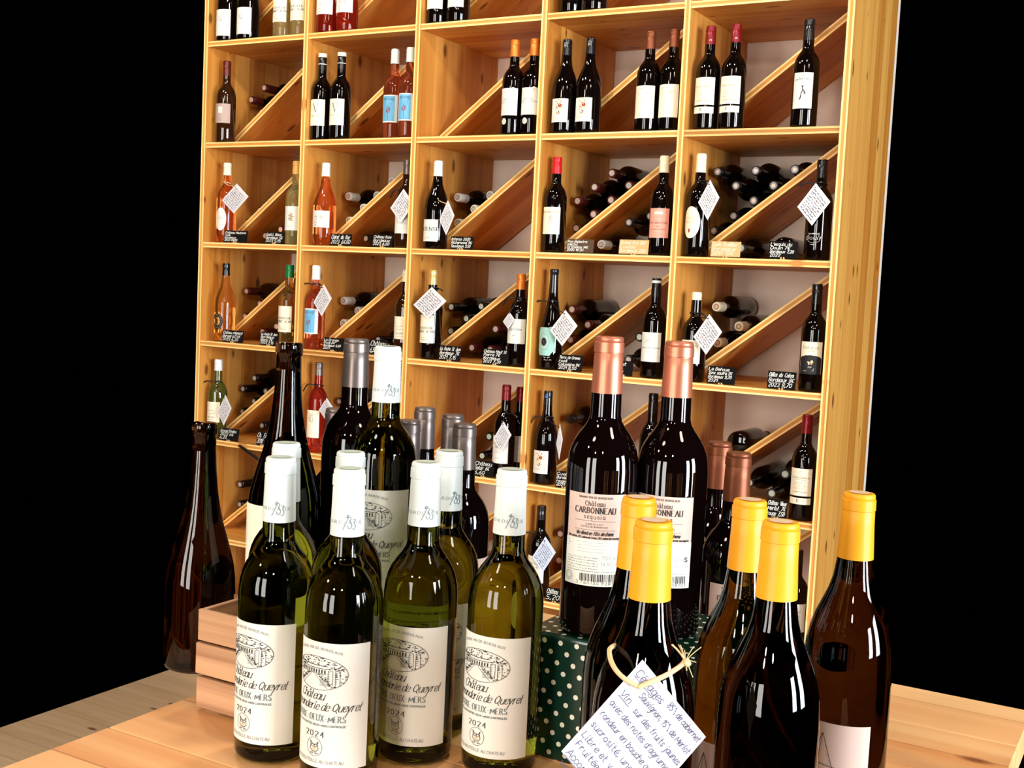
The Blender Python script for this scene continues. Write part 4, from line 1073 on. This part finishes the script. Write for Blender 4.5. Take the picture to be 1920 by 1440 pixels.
tbl('green bottle with white capsule, behind and right of the third front bottle', 843, 846, 'bordeaux', G_OLIVE, CAP_W, .0625, queyret, face=20, disc=CAP_G, group=GQ, dxy=(0, 0))
RB = TBL + rz_
tbl('green bottle with white capsule, raised in the back row', 728, 650, 'bordeaux', G_OLIVE, CAP_W, .0625, queyret, base=RB, depth=1.34, face=6, disc=CAP_G, group=GQ)
def elab(t, r, f):
    def d(k):
        for j in range(5): k.text('EEF'[j % 3], .030, .095 - j * .012, .007, INK, .0007)
        k.line(chaikin([(-.02, .05), (-.015, .075), (-.02, .1)]), .0006, INKG)
    lab(t, r, f, CREAM, 62, .036, .112, draw=d)
tbl('tall uncapped dark brown bottle with bare glass lip, raised in the back row', 543, 642, 'slope', G_BURG, None, 0, elab, base=RB, depth=1.375, face=-12, rs=1.02)
tbl('dark bottle with pewter capsule, raised in the back row', 669, 636, 'bordeaux', G_REDWINE, CAP_PEW, .058, None, base=RB, depth=1.45, rs=1.02)
tbl('dark brown sloping bottle cut by the left edge of the picture', 384, 792, 'slope', G_BURG, None, 0, None, depth=1.42, rs=1.0)
def pewlab(t, r, f): lab(t, r, f, ROSEG, 55, .040, .130); lab(t, r, f, CREAM, 55.5, .040, .075, name='lower_label')
tbl('dark bottle with pewter capsule, nearest of the low pewter-capped ones', 872, 795, 'bordeaux', G_REDWINE, CAP_PEW, .058, pewlab, face=78)
for (u, v, lb, dd) in ((797, 768, 'pewter-capped dark bottle right of the raised white-capped bottle', (-.014, .021)), (850, 778, 'pewter-capped dark bottle just behind the nearest pewter-capped one', (0, 0)), (766, 790, 'pewter-capped dark bottle mostly hidden by the raised white-capped bottle', (-.006, .010)),
                   (505, 772, 'pewter-capped dark bottle half hidden left of the tall brown bottle', (0, .03)), (614, 768, 'pewter-capped dark bottle left of the raised pewter-capped bottle', (0, .02))):
    tbl(lb, u, v, 'bordeaux', G_REDWINE, CAP_PEW, .058, None, dxy=dd)
GBZ = TBL + bx_h
tbl('dark bottle with copper capsule, left one of two on the dotted box', 1145, 632, 'bordeaux', G_REDWINE, CAP_COP, .056, carbonneau, base=GBZ, depth=1.19, face=17, rs=.975, dxy=(-.001, 0))
tbl('dark bottle with copper capsule, right one of two on the dotted box', 1274.5, 641, 'bordeaux', G_REDWINE, CAP_COP, .056, carbonneau, base=GBZ, depth=1.2, face=10, rs=.975)
tbl('low copper-capped dark bottle nearer the camera, right of the dotted box', 1375, 852, 'bordeaux', G_REDWINE, CAP_COPD, .058, carbonneau, depth=1.385, face=30, dxy=(0, .02))
tbl('low copper-capped dark bottle farther back, right of the dotted box', 1340, 832, 'bordeaux', G_REDWINE, CAP_COPD, .058, carbonneau, depth=1.47, face=30, dxy=(0, .02))
def yellow(t, r, f):
    def d(k):
        k.line([(-.018, .040), (-.004, .078), (.010, .036)], .0006, INK); k.line([(-.024, .050), (.014, .046)], .0006, INK); k.line([(-.004, .078), (-.010, .034)], .0005, INK)
        k.text('LA CROIX', 0, .018, .006, INK, .0006, nib=True)
    lab(t, r, f, ROSEG, 55, .008, .088, draw=d)
GY = 'yellow-capped burgundy bottles on the table'
DISCY = mat('yellow_cap_disc', (236, 206, 170), .4, metal=.2)
tbl('yellow-capped bottle wearing the big handwritten diamond tag', 1226, 977, 'burgundy', G_BURG, WAX_Y, .0615, yellow, face=-60, disc=DISCY, group=GY)
tbl('yellow-capped bottle standing behind the one with the tag', 1208, 936, 'burgundy', G_BURG, WAX_Y, .0615, yellow, face=-60, disc=DISCY, group=GY, dxy=(-.006, .003))
tbl('yellow-capped bottle behind left of the rightmost one', 1407, 938, 'burgundy', G_AMBERGREEN, WAX_Y, .0615, yellow, face=-15, disc=DISCY, group=GY)
tbl('yellow-capped bottle at the lower right, nearest the right edge', 1460, 977, 'burgundy', G_BURG, WAX_Y, .0615, yellow, face=-70, disc=DISCY, group=GY, dxy=(.003, -.003))
tbl('yellow-capped bottle cut off by the right edge of the picture', 1612, 925, 'burgundy', G_BURG, WAX_Y, .0615, yellow, face=-6, disc=DISCY, group=GY)

# big tag hanging from twine
dep = .872
A = at(1204.8, 1237, dep); B = at(1323.5, 1381.7, dep - .004); D = at(1052.7, 1408.8, dep - .012); Cc = B + D - A
base_t = (A + Cc) / 2
bt = thing('paper_tag', 'large white squared-paper tag with blue handwriting hanging on twine', 'tag', tuple(base_t))
nrm = (B - A).cross(D - A).normalized()
if nrm.dot(CAM - A) < 0: nrm = -nrm
q = [p - base_t for p in (A, B, Cc, D)]
vs = [tuple(p + nrm * d) for d in (0, -.0006) for p in q]
pp = part('paper', mesh('paper', vs, [(0, 1, 2, 3), (7, 6, 5, 4), (0, 4, 5, 1), (1, 5, 6, 2), (2, 6, 7, 3), (3, 7, 4, 0)], TAGP), bt)
ex = (B - A).normalized(); ey = (D - A).normalized(); LX = (B - A).length; LY_ = (D - A).length
k = Ink()
for i in range(1, int(LX / .005)): k.line([(i * .005, 0), (i * .005, LY_)], .0003, GRID)
for i in range(1, int(LY_ / .005)): k.line([(0, i * .005), (LX, i * .005)], .0003, GRID)
fn = lambda a, b: (A - base_t) + ex * a + ey * b + nrm * .0003
k.build('grid_print', pp, fn)
k = Ink()
TX = [('Cépages', .003, .011, .0075), ('85% de cabernet', .036, .008, .0062), ('Sauvignon, 15% de Merlot', .016, .0195, .0062), ('Vin', .004, .0290, .0062), ('sur des fruits jaunes', .020, .0300, .0062),
      ("avec des notes d'agrumes,", .003, .0395, .0062), ('rondeur en bouche avec de', .003, .0500, .0062), ('sucrosité, une acidité', .003, .0600, .0062),
      ('Libre et vous', .003, .0700, .0062), ('Fruitée', .004, .0780, .0062), ('Accords', .003, .0870, .0068), ('volailles', .004, .0955, .0062)]
for (tx, a, b, h) in TX:
    tmp = Ink(); L_ = min(LX - a - .002, len(tx) * .0034 * (h / .0062))
    tmp.text(tx, 0, 0, h * .8, INKB, .00045, shear=.2, align='l', sp=.9, fit=L_)
    o = len(k.v); k.v += [(a + x, b - y) for x, y in tmp.v]; k.f += [tuple(i + o for i in fc) for fc in tmp.f]; k.m += [k.mi(INKB)] * len(tmp.f)
k.line([(.003, .0122), (.026, .0122)], .0004, INKB); k.line([(.004, .0302), (.015, .0302)], .0004, INKB); k.line([(.003, .0884), (.026, .0884)], .0004, INKB)
hx, hy = .0175, .0155
k.build('lettering', pp, lambda a, b: (A - base_t) + ex * a + ey * b + nrm * .0005)
hole = at(1195.4, 1288, dep - .001)
hk = Ink(); hk.ell(0, 0, .0021, .0018, INK, 12); hv = hole - base_t
hk.build('punched_hole', pp, lambda a, b: hv + ex * a + ey * b + nrm * .0007)
rel = lambda u, v, s: at(u, v, s) - base_t
tube([rel(1165, 1208, .950), rel(1146, 1212, .93), rel(1141, 1222, .905), rel(1148, 1248, .882), rel(1168, 1272, .868), rel(1195, 1286, .868)], .0019, TWINE, 'twine', bt, 8)
tube([rel(1197, 1289, .869), rel(1222, 1278, .868), rel(1250, 1266, .874), rel(1272, 1252, .888), rel(1286, 1240, .894)], .0019, TWINE, 'twine', bt, 8)
rr_ = random.Random(4)
fz = []
kn = rel(1285, 1240, .893)
for i in range(14):
    a = rr_.uniform(-2.2, 2.6); l = rr_.uniform(.006, .020)
    e = kn + RC @ Vector((l * math.cos(a), l * math.sin(a), rr_.uniform(-.003, .006)))
    tube([kn, (kn + e) / 2 + Vector((0, 0, .001)), e], .00035, TWINE, 'frayed_end', bt, 4, 1)
tube([rel(1281, 1246, .893), rel(1288, 1236, .892), rel(1292, 1248, .892), rel(1284, 1240, .890)], .0024, TWINE, 'knot', bt, 6)
# blue dot on the black capsule of the splash-label bottle is a flat sticker
